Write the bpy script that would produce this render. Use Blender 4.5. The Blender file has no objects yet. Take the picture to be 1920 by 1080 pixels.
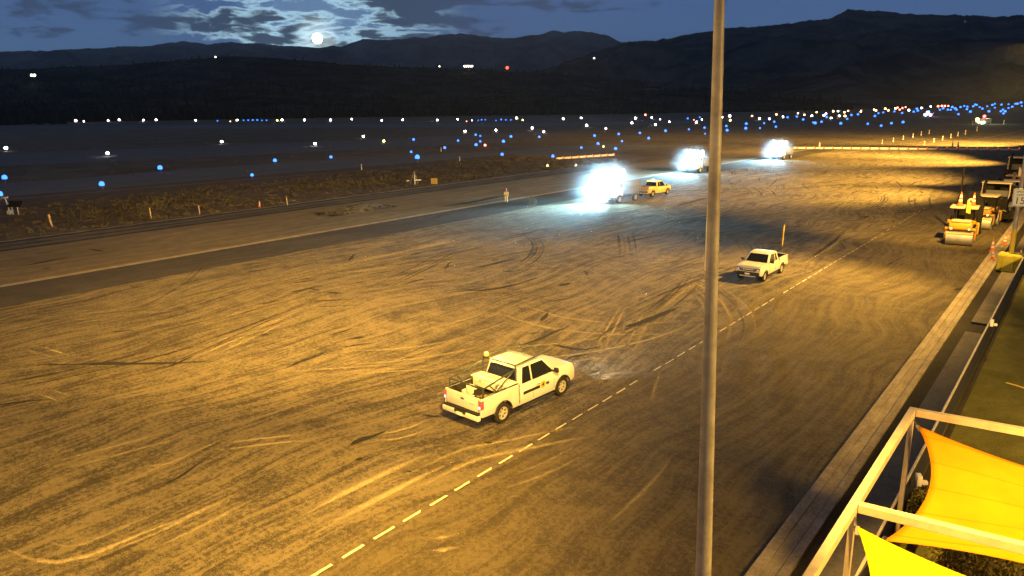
import bpy, bmesh, math, random
from mathutils import Vector, Matrix, noise
random.seed(7)
S = bpy.context.scene
COL = S.collection
R = math.radians
PI = math.pi

# ------------------------------------------------------------------ camera
F_PX = 1380.0; ROLL = R(.7); PITCH = R(13.8936); YAW = R(38.2142); CAM_H = 12.0
_c, _s = math.cos(ROLL), math.sin(ROLL)
_R0 = Vector((math.cos(YAW), math.sin(YAW), 0)); _F0 = Vector((-math.sin(YAW), math.cos(YAW), 0)); _Z = Vector((0, 0, 1))
FWD = _F0 * math.cos(PITCH) - _Z * math.sin(PITCH)
_U0 = _F0 * math.sin(PITCH) + _Z * math.cos(PITCH)
RGT = _R0 * _c - _U0 * _s
UPV = _R0 * _s + _U0 * _c
cam_d = bpy.data.cameras.new('camera'); cam = bpy.data.objects.new('camera', cam_d); COL.objects.link(cam)
cam_d.sensor_width = 36; cam_d.lens = 36 * F_PX / 1920; cam_d.clip_start = .1; cam_d.clip_end = 40000
m = Matrix((RGT, UPV, -FWD)).transposed().to_4x4(); m.translation = Vector((0, 0, CAM_H)); cam.matrix_world = m
S.camera = cam

def ray(x, y):
    return (FWD + RGT * ((x - 960) / F_PX) + UPV * ((540 - y) / F_PX)).normalized()
def G(x, y, z=0.0):
    """the place on level z that is seen at pixel x, y of the survey photograph"""
    d = ray(x, y); t = (z - CAM_H) / d.z
    return Vector((d.x * t, d.y * t, z))

# ------------------------------------------------------------------ view, world, moon light
S.view_settings.view_transform = 'Standard'; S.view_settings.look = 'None'; S.view_settings.gamma = 1
S.view_settings.use_curve_mapping = False; S.view_settings.exposure = .22
S.render.engine = 'CYCLES'
S.cycles.use_denoising = True
S.cycles.max_bounces = 4; S.cycles.diffuse_bounces = 2; S.cycles.glossy_bounces = 2; S.cycles.transmission_bounces = 3
S.cycles.transparent_max_bounces = 16; S.cycles.volume_bounces = 0
S.cycles.sample_clamp_indirect = 4

MOON_DIR = ray(595, 71)
SKY_GAIN = 1.0

def nd(nt, typ, loc=None, **kw):
    n = nt.nodes.new(typ)
    for k, v in kw.items(): setattr(n, k, v)
    return n
def mathn(nt, op, a, b=None, clamp=False):
    n = nt.nodes.new('ShaderNodeMath'); n.operation = op; n.use_clamp = clamp
    for i, v in enumerate((a, b)):
        if v is None: continue
        if isinstance(v, (int, float)): n.inputs[i].default_value = v
        else: nt.links.new(v, n.inputs[i])
    return n.outputs[0]
def maprange(nt, v, a, b, c=0.0, d=1.0, smooth=True):
    n = nt.nodes.new('ShaderNodeMapRange'); n.interpolation_type = 'SMOOTHSTEP' if smooth else 'LINEAR'
    nt.links.new(v, n.inputs[0])
    for i, q in enumerate((a, b, c, d)): n.inputs[1 + i].default_value = q
    return n.outputs[0]
def mixc(nt, f, a, b, blend='MIX'):
    n = nt.nodes.new('ShaderNodeMix'); n.data_type = 'RGBA'; n.blend_type = blend
    for i, v in ((0, f), (6, a), (7, b)):
        if isinstance(v, (int, float)): n.inputs[i].default_value = v
        elif isinstance(v, (tuple, list)): n.inputs[i].default_value = (*v, 1) if len(v) == 3 else v
        else: nt.links.new(v, n.inputs[i])
    return n.outputs[2]
def noisen(nt, vec, scale, detail=4, rough=.55, dist=0.0):
    n = nt.nodes.new('ShaderNodeTexNoise'); n.inputs['Scale'].default_value = scale; n.inputs['Detail'].default_value = detail
    n.inputs['Roughness'].default_value = rough; n.inputs['Distortion'].default_value = dist
    nt.links.new(vec, n.inputs['Vector']); return n.outputs['Fac']
def mapping(nt, vec, scale=(1, 1, 1), rot=(0, 0, 0), loc=(0, 0, 0)):
    n = nt.nodes.new('ShaderNodeMapping'); nt.links.new(vec, n.inputs['Vector'])
    n.inputs['Scale'].default_value = scale; n.inputs['Rotation'].default_value = rot; n.inputs['Location'].default_value = loc
    return n.outputs[0]

def build_world():
    w = bpy.data.worlds.new('World'); S.world = w; w.use_nodes = True
    nt = w.node_tree; L = nt.links; nt.nodes.clear()
    out = nd(nt, 'ShaderNodeOutputWorld'); bg = nd(nt, 'ShaderNodeBackground'); L.new(bg.outputs[0], out.inputs[0])
    tc = nd(nt, 'ShaderNodeTexCoord'); v = tc.outputs['Generated']
    sep = nd(nt, 'ShaderNodeSeparateXYZ'); L.new(v, sep.inputs[0]); z = sep.outputs[2]
    # twilight blue, a little paler low down, darker overhead
    low = mixc(nt, maprange(nt, z, 0.0, .16), (.075, .145, .26), (.062, .125, .30))
    base = mixc(nt, maprange(nt, z, .15, .6), low, (.034, .038, .046))
    dt = nd(nt, 'ShaderNodeVectorMath', operation='DOT_PRODUCT'); L.new(v, dt.inputs[0]); dt.inputs[1].default_value = MOON_DIR
    near = maprange(nt, dt.outputs['Value'], math.cos(R(11.5)), math.cos(R(1.0)))       # 1 at the moon
    wide = maprange(nt, dt.outputs['Value'], math.cos(R(24)), math.cos(R(5)))
    tight = maprange(nt, dt.outputs['Value'], math.cos(R(6.5)), math.cos(R(.8)))
    # cloud sheet: banks stretched along the horizon
    mp = mapping(nt, v, (5.0, 5.0, 22.0), loc=(.7, .2, .35))
    c1 = noisen(nt, mp, 1.5, 9, .58, .35)
    mp2 = mapping(nt, v, (10, 10, 38), loc=(2.3, 1.1, .4))
    c2 = noisen(nt, mp2, 1.6, 8, .62, .5)
    dens = mathn(nt, 'ADD', mathn(nt, 'MULTIPLY', c1, .62), mathn(nt, 'MULTIPLY', c2, .38))
    thr = maprange(nt, wide, 0, 1, -.085, .035)
    d2 = mathn(nt, 'ADD', dens, thr)
    cloud = maprange(nt, d2, .50, .57)
    edge = mathn(nt, 'MULTIPLY', maprange(nt, d2, .48, .52), maprange(nt, d2, .57, .515))
    halo = mixc(nt, tight, (0, 0, 0), (.09, .15, .18))
    base2 = mixc(nt, 1.0, base, halo, 'ADD')
    dark = mixc(nt, near, (.034, .056, .11), (.032, .048, .072))
    c = mixc(nt, mathn(nt, 'MULTIPLY', cloud, .85), base2, dark)
    lit = mixc(nt, near, (0, 0, 0), (.40, .62, .66))
    c = mixc(nt, edge, c, mixc(nt, 1.0, c, lit, 'ADD'))
    core = maprange(nt, dt.outputs['Value'], math.cos(R(2.0)), math.cos(R(.1))); core = mathn(nt, 'MULTIPLY', core, core)
    c = mixc(nt, 1.0, c, mixc(nt, core, (0, 0, 0), (.42, .5, .46)), 'ADD')
    L.new(c, bg.inputs[0]); bg.inputs[1].default_value = SKY_GAIN
build_world()
sd = bpy.data.lights.new('moonlight', 'SUN'); sd.energy = .25; sd.angle = R(.5); sd.color = (.75, .88, 1)
so = bpy.data.objects.new('moonlight', sd); COL.objects.link(so); so.rotation_euler = (-MOON_DIR).to_track_quat('-Z', 'Y').to_euler(); so.location = (0, 0, 60)

# ------------------------------------------------------------------ helpers
M = {}
def mat(name, col=(.5, .5, .5), rough=.6, metal=0.0, var=.0, vscale=3.0, bump=0.0, bscale=20.0, spec=.4, coat=0.0, grime=0.0):
    if name in M: return M[name]
    m = bpy.data.materials.new(name); m.use_nodes = True; nt = m.node_tree; L = nt.links
    p = nt.nodes['Principled BSDF']; p.inputs['Roughness'].default_value = rough; p.inputs['Metallic'].default_value = metal
    p.inputs['Specular IOR Level'].default_value = spec; p.inputs['Coat Weight'].default_value = coat
    p.inputs['Base Color'].default_value = (*col, 1)
    geo = nd(nt, 'ShaderNodeTexCoord'); v = geo.outputs['Object']
    if var or grime:
        f = noisen(nt, v, vscale, 6, .6)
        lo = tuple(c * (1 - var) for c in col); hi = tuple(min(1, c * (1 + var)) for c in col)
        c = mixc(nt, maprange(nt, f, .3, .7), lo, hi)
        if grime:
            g = noisen(nt, v, vscale * 2.3, 8, .7)
            c = mixc(nt, mathn(nt, 'MULTIPLY', maprange(nt, g, .45, .75), grime), c, (.10, .08, .055))
        L.new(c, p.inputs['Base Color'])
    if bump:
        b = nd(nt, 'ShaderNodeBump'); b.inputs['Strength'].default_value = bump; b.inputs['Distance'].default_value = .02
        L.new(noisen(nt, v, bscale, 5, .6), b.inputs['Height']); L.new(b.outputs[0], p.inputs['Normal'])
    M[name] = m; return m
def emat(name, col, strength, sample=False):
    if name in M: return M[name]
    m = bpy.data.materials.new(name); m.use_nodes = True; nt = m.node_tree
    p = nt.nodes['Principled BSDF']; p.inputs['Base Color'].default_value = (.04, .04, .04, 1)
    p.inputs['Emission Color'].default_value = (*col, 1); p.inputs['Emission Strength'].default_value = strength
    m.cycles.emission_sampling = 'AUTO' if sample else 'NONE'
    M[name] = m; return m

def finish(bm, ang=34):
    bmesh.ops.recalc_face_normals(bm, faces=bm.faces[:])
    for f in bm.faces: f.smooth = True
    for e in bm.edges:
        e.smooth = not (len(e.link_faces) == 2 and e.calc_face_angle(0) > R(ang))
def obj(name, bm, m, parent=None, loc=None, ang=34, recalc=True):
    if recalc: finish(bm, ang)
    me = bpy.data.meshes.new(name); bm.to_mesh(me); bm.free()
    for q in (m if isinstance(m, (list, tuple)) else [m]): me.materials.append(q)
    o = bpy.data.objects.new(name, me); COL.objects.link(o)
    if parent is not None: o.parent = parent
    if loc is not None: o.location = loc
    return o
def tag(o, label=None, cat=None, group=None, kind=None):
    if label: o['label'] = label
    if cat: o['category'] = cat
    if group: o['group'] = group
    if kind: o['kind'] = kind
    return o
def thing(name, label, cat, loc=(0, 0, 0), rz=0.0, group=None):
    o = bpy.data.objects.new(name, None); COL.objects.link(o); o.empty_display_size = .3
    o.location = loc; o.rotation_euler = (0, 0, rz)
    return tag(o, label, cat, group)
def children(o): return [c for c in bpy.data.objects if c.parent == o]
def dup(o, parent=None):
    c = o.copy(); COL.objects.link(c)
    if parent is not None: c.parent = parent
    for ch in children(o): dup(ch, c)
    return c
def B(): return bmesh.new()
def box(bm, a, b, bev=0.0, mi=0, mtx=None, seg=1):
    a = Vector(a); b = Vector(b)
    r = bmesh.ops.create_cube(bm, size=1.0); vs = r['verts']
    for v in vs: v.co = Vector(((a.x + b.x) / 2 + v.co.x * (b.x - a.x), (a.y + b.y) / 2 + v.co.y * (b.y - a.y), (a.z + b.z) / 2 + v.co.z * (b.z - a.z)))
    if bev:
        es = list({e for v in vs for e in v.link_edges})
        r2 = bmesh.ops.bevel(bm, geom=es, offset=bev, segments=seg, affect='EDGES', profile=.5)
        vs = list({v for f in r2['faces'] for v in f.verts} | {v for v in vs if v.is_valid})
    if mtx is not None: bmesh.ops.transform(bm, matrix=mtx, verts=vs)
    if mi:
        for f in {f for v in vs for f in v.link_faces}: f.material_index = mi
    return vs
def tube(bm, pts, r, n=8, cap=True, mi=0):
    pts = [Vector(p) for p in pts]; rr = r if isinstance(r, (list, tuple)) else [r] * len(pts)
    rings = []
    for i, p in enumerate(pts):
        t = (pts[min(i + 1, len(pts) - 1)] - pts[max(i - 1, 0)]).normalized()
        a = Vector((0, 0, 1)) if abs(t.z) < .9 else Vector((1, 0, 0))
        u = t.cross(a).normalized(); w = t.cross(u)
        rings.append([bm.verts.new(p + (u * math.cos(2 * PI * k / n) + w * math.sin(2 * PI * k / n)) * rr[i]) for k in range(n)])
    fs = []
    for i in range(len(rings) - 1):
        for k in range(n):
            fs.append(bm.faces.new((rings[i][k], rings[i][(k + 1) % n], rings[i + 1][(k + 1) % n], rings[i + 1][k])))
    if cap:
        fs.append(bm.faces.new(rings[0])); fs.append(bm.faces.new(rings[-1]))
    for f in fs: f.material_index = mi
    return rings
def lathe(bm, prof, n=16, axis='Z', off=(0, 0, 0), mi=0, cap=True):
    """profile of (radius, height) pairs turned round an axis"""
    off = Vector(off); rings = []
    for r, h in prof:
        ring = []
        for k in range(n):
            a = 2 * PI * k / n; c, s = math.cos(a) * r, math.sin(a) * r
            p = Vector((c, s, h)) if axis == 'Z' else (Vector((c, h, s)) if axis == 'Y' else Vector((h, c, s)))
            ring.append(bm.verts.new(p + off))
        rings.append(ring)
    for i in range(len(rings) - 1):
        for k in range(n):
            f = bm.faces.new((rings[i][k], rings[i][(k + 1) % n], rings[i + 1][(k + 1) % n], rings[i + 1][k])); f.material_index = mi
    for ring in (rings[0], rings[-1]) if cap else ():
        f = bm.faces.new(ring); f.material_index = mi
def prism(bm, poly, y0, y1, bev=0.0, seg=2, mi=0):
    """polygon in x-z pushed from y0 to y1"""
    a = [bm.verts.new((x, y0, z)) for x, z in poly]; b = [bm.verts.new((x, y1, z)) for x, z in poly]
    fs = [bm.faces.new(a), bm.faces.new(b[::-1])]; n = len(poly)
    for i in range(n): fs.append(bm.faces.new((a[i], b[i], b[(i + 1) % n], a[(i + 1) % n])))
    bmesh.ops.recalc_face_normals(bm, faces=fs)
    vs = a + b
    if bev:
        es = [e for e in {e for f in fs for e in f.edges} if e.calc_face_angle(0) > R(25)]
        r = bmesh.ops.bevel(bm, geom=es, offset=bev, segments=seg, affect='EDGES', profile=.5, clamp_overlap=True)
        vs = [v for v in vs if v.is_valid] + list({v for f in r['faces'] for v in f.verts})
    return vs
def quad(bm, pts, mi=0):
    f = bm.faces.new([bm.verts.new(Vector(p)) for p in pts]); f.material_index = mi; return f
def plate(bm, pts, t):
    """thin solid plate: a quad with thickness t along its normal"""
    pts = [Vector(p) for p in pts]; n = (pts[1] - pts[0]).cross(pts[-1] - pts[0]).normalized() * t
    a = [bm.verts.new(p) for p in pts]; b = [bm.verts.new(p + n) for p in pts]
    bm.faces.new(a[::-1]); bm.faces.new(b)
    for i in range(len(a)): bm.faces.new((a[i], a[(i + 1) % len(a)], b[(i + 1) % len(a)], b[i]))
def arc(cx, cz, r, a0, a1, n=9):
    return [(cx + r * math.cos(R(a0 + (a1 - a0) * i / n)), cz + r * math.sin(R(a0 + (a1 - a0) * i / n))) for i in range(n + 1)]
def text_mesh(name, body, size, m, parent, mtx, depth=.004, align='CENTER'):
    c = bpy.data.curves.new(name, 'FONT'); c.body = body; c.size = size; c.extrude = depth; c.align_x = align; c.align_y = 'CENTER'
    t = bpy.data.objects.new(name, c); COL.objects.link(t)
    dg = bpy.context.evaluated_depsgraph_get(); me = bpy.data.meshes.new_from_object(t.evaluated_get(dg))
    bpy.data.objects.remove(t); me.materials.clear(); me.materials.append(m); me.transform(mtx)
    o = bpy.data.objects.new(name, me); COL.objects.link(o); o.parent = parent; return o
def spot(name, parent, loc, aim, power, color, cone=60, blend=.5, size=.15):
    """lamp beam; loc and aim in the parent's space"""
    d = bpy.data.lights.new(name, 'SPOT'); d.energy = power; d.color = color; d.spot_size = R(cone); d.spot_blend = blend; d.shadow_soft_size = size
    o = bpy.data.objects.new(name, d); COL.objects.link(o); o.location = loc
    if parent is not None: o.parent = parent
    o.rotation_euler = (Vector(aim) - Vector(loc)).to_track_quat('-Z', 'Y').to_euler(); return o
def point(name, parent, loc, power, color, size=.1):
    d = bpy.data.lights.new(name, 'POINT'); d.energy = power; d.color = color; d.shadow_soft_size = size
    o = bpy.data.objects.new(name, d); COL.objects.link(o); o.location = loc
    if parent is not None: o.parent = parent
    return o
def ordn(i):
    w = ['first', 'second', 'third', 'fourth', 'fifth', 'sixth', 'seventh', 'eighth', 'ninth', 'tenth', 'eleventh', 'twelfth']
    if i < 12: return w[i]
    n = i + 1; suf = 'th' if 10 <= n % 100 <= 20 else {1: 'st', 2: 'nd', 3: 'rd'}.get(n % 10, 'th')
    return f'{n}{suf}'

SODIUM = (1.0, .562, .10)
WHITE_BLUE = (.38, .76, 1.0)
exec_order = []

# ------------------------------------------------------------------ ground materials
def ground_mat(name, c_dark, c_mid, c_light, streak=(1.1, .10), rot=0.0, fine=6.0, bump=.6, contrast=1.0, smooth_right=False, rough=.9):
    m = bpy.data.materials.new(name); m.use_nodes = True; nt = m.node_tree; L = nt.links
    p = nt.nodes['Principled BSDF']; p.inputs['Roughness'].default_value = rough; p.inputs['Specular IOR Level'].default_value = .25
    g = nd(nt, 'ShaderNodeNewGeometry'); pos = g.outputs['Position']
    # large swirls bend the streaks the way turning vehicles do
    wn = nd(nt, 'ShaderNodeTexNoise'); wn.inputs['Scale'].default_value = .055; wn.inputs['Detail'].default_value = 2; L.new(pos, wn.inputs['Vector'])
    sub = nd(nt, 'ShaderNodeVectorMath', operation='SUBTRACT'); L.new(wn.outputs['Color'], sub.inputs[0]); sub.inputs[1].default_value = (.5, .5, .5)
    scl = nd(nt, 'ShaderNodeVectorMath', operation='SCALE'); L.new(sub.outputs[0], scl.inputs[0]); scl.inputs['Scale'].default_value = 9.0
    add = nd(nt, 'ShaderNodeVectorMath', operation='ADD'); L.new(pos, add.inputs[0]); L.new(scl.outputs[0], add.inputs[1]); w = add.outputs[0]
    s1 = noisen(nt, mapping(nt, w, (streak[0], streak[1], 1), (0, 0, rot)), 1.0, 8, .62)
    s2 = noisen(nt, mapping(nt, w, (streak[0] * 1.9, streak[1] * 1.8, 1), (0, 0, rot + R(17)), (3, 8, 0)), 1.0, 7, .62)
    s3 = noisen(nt, mapping(nt, pos, (streak[0] * 3.4, streak[1] * 1.6, 1), (0, 0, rot - R(4)), (13, 3, 0)), 1.0, 6, .6)
    big = noisen(nt, pos, .06, 4, .55)
    fn = noisen(nt, pos, fine, 6, .7)
    a = mathn(nt, 'ADD', mathn(nt, 'MULTIPLY', s1, .40), mathn(nt, 'MULTIPLY', s2, .28))
    md = noisen(nt, w, .9, 8, .68)
    a = mathn(nt, 'ADD', a, mathn(nt, 'MULTIPLY', s3, .17))
    a = mathn(nt, 'ADD', a, mathn(nt, 'MULTIPLY', mathn(nt, 'SUBTRACT', md, .5), .36))
    a = mathn(nt, 'ADD', a, .03)
    a = mathn(nt, 'ADD', a, mathn(nt, 'MULTIPLY', big, .14))
    a = mathn(nt, 'ADD', a, mathn(nt, 'MULTIPLY', mathn(nt, 'SUBTRACT', fn, .5), .50))
    grit = noisen(nt, pos, 24.0, 5, .75); peb = nd(nt, 'ShaderNodeTexVoronoi'); peb.inputs['Scale'].default_value = 5.5; L.new(pos, peb.inputs['Vector'])
    a = mathn(nt, 'ADD', a, mathn(nt, 'MULTIPLY', mathn(nt, 'SUBTRACT', grit, .5), .42))
    a = mathn(nt, 'ADD', a, mathn(nt, 'MULTIPLY', maprange(nt, peb.outputs['Distance'], .16, .05), .12))
    lo, hi = .51 - .13 / contrast, .51 + .13 / contrast
    f = maprange(nt, a, lo, hi, smooth=False)
    col = mixc(nt, maprange(nt, f, 0, .55), c_dark, c_mid)
    col = mixc(nt, maprange(nt, f, .5, 1.0), col, c_light)
    if smooth_right:
        sx = nd(nt, 'ShaderNodeSeparateXYZ'); L.new(pos, sx.inputs[0])
        edge = mathn(nt, 'ADD', sx.outputs[0], mathn(nt, 'MULTIPLY', mathn(nt, 'SUBTRACT', noisen(nt, mapping(nt, pos, (1, .15, 1)), .6, 5, .6), .5), 5.0))
        k = maprange(nt, edge, -17.2, -13.8)
        fl = mixc(nt, maprange(nt, a, .40, .64), (.082, .064, .034), (.18, .14, .072))
        # loose stones and dust flecks on the rolled lane
        fleck = maprange(nt, noisen(nt, pos, 3.2, 7, .75), .60, .74)
        fl = mixc(nt, mathn(nt, 'MULTIPLY', fleck, .75), fl, (.28, .22, .12))
        col = mixc(nt, mathn(nt, 'MULTIPLY', k, .85), col, fl)
    L.new(col, p.inputs['Base Color'])
    b = nd(nt, 'ShaderNodeBump'); b.inputs['Strength'].default_value = bump; b.inputs['Distance'].default_value = .09
    hh = mathn(nt, 'ADD', mathn(nt, 'MULTIPLY', a, 1.0), mathn(nt, 'MULTIPLY', fn, .5)); hh = mathn(nt, 'ADD', hh, mathn(nt, 'MULTIPLY', grit, .28))
    L.new(hh, b.inputs['Height']); L.new(b.outputs[0], p.inputs['Normal'])
    M[name] = m; return m

ground_mat('apron_millings', (.058, .047, .028), (.140, .114, .066), (.27, .217, .122), streak=(2.2, .085), bump=1.2, contrast=1.5, smooth_right=True)
ground_mat('taxiway_asphalt', (.048, .042, .035), (.070, .061, .049), (.105, .089, .068), streak=(.9, .03), fine=9, bump=.25, contrast=.9)
ground_mat('dusty_asphalt', (.12, .095, .055), (.19, .15, .085), (.27, .215, .12), streak=(.8, .03), fine=9, bump=.3, contrast=.9)
ground_mat('grey_millings', (.05, .046, .040), (.10, .09, .078), (.17, .15, .125), streak=(.9, .05), fine=6, bump=.6, contrast=1.1)
ground_mat('dry_field', (.082, .067, .047), (.135, .112, .08), (.20, .17, .122), streak=(.06, .05), fine=1.2, bump=.6, contrast=1.0)
ground_mat('scrub_dirt', (.06, .046, .032), (.105, .082, .056), (.16, .128, .086), streak=(.5, .3), fine=4, bump=1.0, contrast=1.1)
ground_mat('far_runway', (.12, .128, .145), (.15, .16, .178), (.19, .20, .215), streak=(.3, .02), fine=3, bump=.2)
ground_mat('synthetic_turf', (.070, .070, .016), (.115, .112, .026), (.17, .16, .045), streak=(.5, .5), fine=14, bump=.5, contrast=.9)
ground_mat('gutter_asphalt', (.026, .022, .018), (.040, .033, .026), (.060, .048, .036), streak=(.8, .2), fine=9, bump=.4)
ground_mat('walk_concrete', (.13, .115, .095), (.18, .16, .13), (.23, .20, .165), streak=(.7, .25), fine=7, bump=.3)
ground_mat('kerb_concrete', (.24, .20, .15), (.34, .285, .215), (.45, .385, .29), streak=(2.5, .35), fine=8, bump=.5, contrast=1.1)

def sheet(name, pts, m, z, kind='structure', sub=0):
    bm = B(); quad(bm, [(x, y, z) for x, y in pts]); return tag(obj(name, bm, M[m]), kind=kind)

# ground and pavement, each sheet a few millimetres over the one below
bm = B(); quad(bm, [(-9000, -3000, -.03), (7000, -3000, -.03), (7000, 11000, -.03), (-9000, 11000, -.03)])
tag(obj('ground', bm, M['dry_field']), kind='structure')
sheet('apron', [(-53.2, -60), (-5.72, -60), (-5.72, 420), (-53.2, 420)], 'apron_millings', 0.0)
sheet('taxiway', [(-59.6, -80), (-53.2, -80), (-53.2, 215), (-59.6, 215)], 'taxiway_asphalt', 0.0)
sheet('taxiway_shoulder', [(-75.4, -90), (-59.6, -90), (-59.6, 205), (-75.4, 205)], 'dusty_asphalt', 0.0)
sheet('shoulder_strip', [(-81.0, -90), (-75.4, -90), (-75.4, 150), (-81.0, 150)], 'grey_millings', 0.0)
sheet('scrub_verge', [(-135, -120), (-81.0, -120), (-81.0, 112), (-103, 140), (-118, 150)], 'scrub_dirt', -.012)
sheet('far_apron', [(-190, 205), (-53.2, 205), (-53.2, 420), (-190, 420)], 'apron_millings', -.006)
sheet('far_apron', [(-5.72, 205), (60, 205), (60, 420), (-5.72, 420)], 'apron_millings', -.006)

def strip_between(name, lo, hi, m, z):
    """pavement between two surveyed edges"""
    a = [G(*p) for p in lo]; b = [G(*p) for p in hi]
    bm = B(); va = [bm.verts.new((p.x, p.y, z)) for p in a]; vb = [bm.verts.new((p.x, p.y, z)) for p in b]
    for i in range(len(a) - 1): bm.faces.new((va[i], va[i + 1], vb[i + 1], vb[i]))
    return tag(obj(name, bm, M[m]), kind='structure')
strip_between('parallel_taxiway', [(-300, 400), (0, 375), (480, 335), (960, 299), (1300, 270), (1500, 252)], [(-300, 363), (0, 345), (480, 308), (960, 281), (1300, 258), (1500, 245)], 'far_runway', -.016)
strip_between('runway', [(-300, 322), (0, 312), (480, 290), (960, 266), (1300, 247), (1500, 238)], [(-300, 297), (0, 288), (480, 270), (960, 250), (1300, 236), (1500, 229)], 'far_runway', -.016)
strip_between('far_taxiway', [(0, 243), (480, 240), (960, 238), (1300, 231)], [(0, 236), (480, 233), (960, 231), (1300, 226)], 'far_runway', -.016)
m_paint = mat('worn_road_paint', (.62, .56, .42), .8, var=.25, vscale=1.2, grime=.6)
m_edge = mat('pale_edge_concrete', (.40, .33, .22), .85, var=.25, vscale=.7, grime=.5)
def band(name, pts, w, m, z):
    bm = B(); pts = [Vector((p[0], p[1], 0)) for p in pts]; L_, R_ = [], []
    for i, p in enumerate(pts):
        t = (pts[min(i + 1, len(pts) - 1)] - pts[max(i - 1, 0)]).normalized(); n = Vector((-t.y, t.x, 0)) * w / 2
        L_.append(bm.verts.new((p.x + n.x, p.y + n.y, z))); R_.append(bm.verts.new((p.x - n.x, p.y - n.y, z)))
    for i in range(len(pts) - 1): bm.faces.new((L_[i], R_[i], R_[i + 1], L_[i + 1]))
    return tag(obj(name, bm, m), kind='structure')
band('edge_line', [(-60.2, -80), (-60.0, 20), (-59.9, 205)], .75, m_edge, .006)
band('edge_line', [(-81.1, -90), (-81.0, 115)], .6, m_edge, .006)
m_far_line = mat('far_line_paint', (.26, .25, .24), .9)
band('edge_line', [G(-300, 400), G(0, 375), G(480, 335), G(960, 299), G(1300, 270)], .55, m_far_line, -.008)
band('edge_line', [(-120, 198), (-59, 203.5), (-5.7, 214)], .8, m_edge, .012)
band('edge_line', [G(1560, 288), G(1700, 274), G(1830, 262), G(1930, 243)], .5, m_edge, .012)
# dashed lane line
bm = B(); y = -6.0
while y < 96:
    l = .8 if y < 30 else .95
    if random.random() > (.03 if y < 28 else .22):
        w = .046 if y < 20 else random.uniform(.022, .036); x = -14.78 + random.uniform(-.015, .015)
        quad(bm, [(x - w, y, .006), (x + w, y, .006), (x + w, y + l * random.uniform(.85, 1), .006), (x - w, y + l * random.uniform(.9, 1), .006)])
    y += l + .34
tag(obj('lane_marking', bm, mat('lane_paint', (.66, .60, .42), .75, var=.15, grime=.5)), kind='structure')

# tracks and cracks, with a few painted shadows and pools of light
def ribbon_mat(name, col, dens, scale, most=1.0):
    m = bpy.data.materials.new(name); m.use_nodes = True; nt = m.node_tree; L = nt.links
    p = nt.nodes['Principled BSDF']; p.inputs['Base Color'].default_value = (*col, 1); p.inputs['Roughness'].default_value = .95
    at = nd(nt, 'ShaderNodeAttribute', attribute_name='cover'); g = nd(nt, 'ShaderNodeNewGeometry')
    n = noisen(nt, g.outputs['Position'], scale, 7, .7)
    f = mathn(nt, 'ADD', mathn(nt, 'MULTIPLY', at.outputs['Fac'], dens), mathn(nt, 'SUBTRACT', n, 1.0))
    f = mathn(nt, 'MULTIPLY', maprange(nt, f, -.10, .50), most)
    tr = nd(nt, 'ShaderNodeBsdfTransparent'); mx = nd(nt, 'ShaderNodeMixShader')
    L.new(f, mx.inputs[0]); L.new(tr.outputs[0], mx.inputs[1]); L.new(p.outputs[0], mx.inputs[2])
    L.new(mx.outputs[0], nt.nodes['Material Output'].inputs[0])
    M[name] = m; return m
ribbon_mat('dust_and_light', (.41, .33, .19), .98, 4.2, .62)
ribbon_mat('tar_and_shadow', (.014, .013, .012), 1.05, 2.6)  # tar, and a few cast shadows painted in the same black
ribbon_mat('track_and_shade', (.036, .029, .020), 1.0, 2.4, .85)  # dark tyre marks, and shadow stripes put into the colour
def smooth_path(pts, step=.5):
    out = []; P_ = [pts[0]] + pts + [pts[-1]]
    for i in range(1, len(P_) - 2):
        p0, p1, p2, p3 = P_[i - 1:i + 3]; n = max(2, int((p2 - p1).length / step))
        for k in range(n):
            t = k / n
            out.append(.5 * ((2 * p1) + (p2 - p0) * t + (2 * p0 - 5 * p1 + 4 * p2 - p3) * t * t + (3 * p1 - p0 - 3 * p2 + p3) * t ** 3))
    out.append(P_[-1]); return out
def ribbons(name, paths, m, z):
    bm = B(); lay = bm.verts.layers.float.new('cover'); k = 0
    for pts, w, strength, jit in paths:
        if m == 'dust_and_light' and pts[len(pts) // 2].x > -15.5: strength *= .80
        pts = smooth_path([Vector((p.x, p.y, 0)) for p in pts]); N = len(pts)
        # a wide trail is a pair of wheel paths
        lanes = ((0, w),) if (w < .42 or strength > 1) else ((-w * .62, min(.46, w * .62)), (w * .62, min(.46, w * .62)))
        for lo, lw in lanes:
            prev = None; k += 1; zz = z + (k % 7) * .0011; ph = random.uniform(0, 100)
            for i, p in enumerate(pts):
                t = (pts[min(i + 1, N - 1)] - pts[max(i - 1, 0)]); t = t.normalized() if t.length > 1e-6 else Vector((0, 1, 0))
                n = Vector((-t.y, t.x, 0)); e = min(1, 2.6 * i / N, 2.6 * (N - 1 - i) / N)
                nz = noise.noise(Vector((i * .11, ph, 0))); n2 = noise.noise(Vector((i * .35, ph, 5)))
                ww = lw * (1 + jit * 1.6 * n2) * (.5 + .5 * e); fade = strength * (.35 + .65 * e) * (1 + .30 * nz)
                off = n * (lo + n2 * jit * lw * .35); row = []
                for s_, c in ((-1, 0), (-.6, .72), (0, 1), (.6, .72), (1, 0)):
                    v = bm.verts.new((p.x + n.x * ww * s_ / 2 + off.x, p.y + n.y * ww * s_ / 2 + off.y, zz)); v[lay] = c * fade; row.append(v)
                if prev:
                    for j in range(4): bm.faces.new((prev[j], prev[j + 1], row[j + 1], row[j]))
                prev = row
    return tag(obj(name, bm, M[m], recalc=False), kind='structure')
def px(*pts): return [G(x, y) for x, y in pts]
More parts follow.
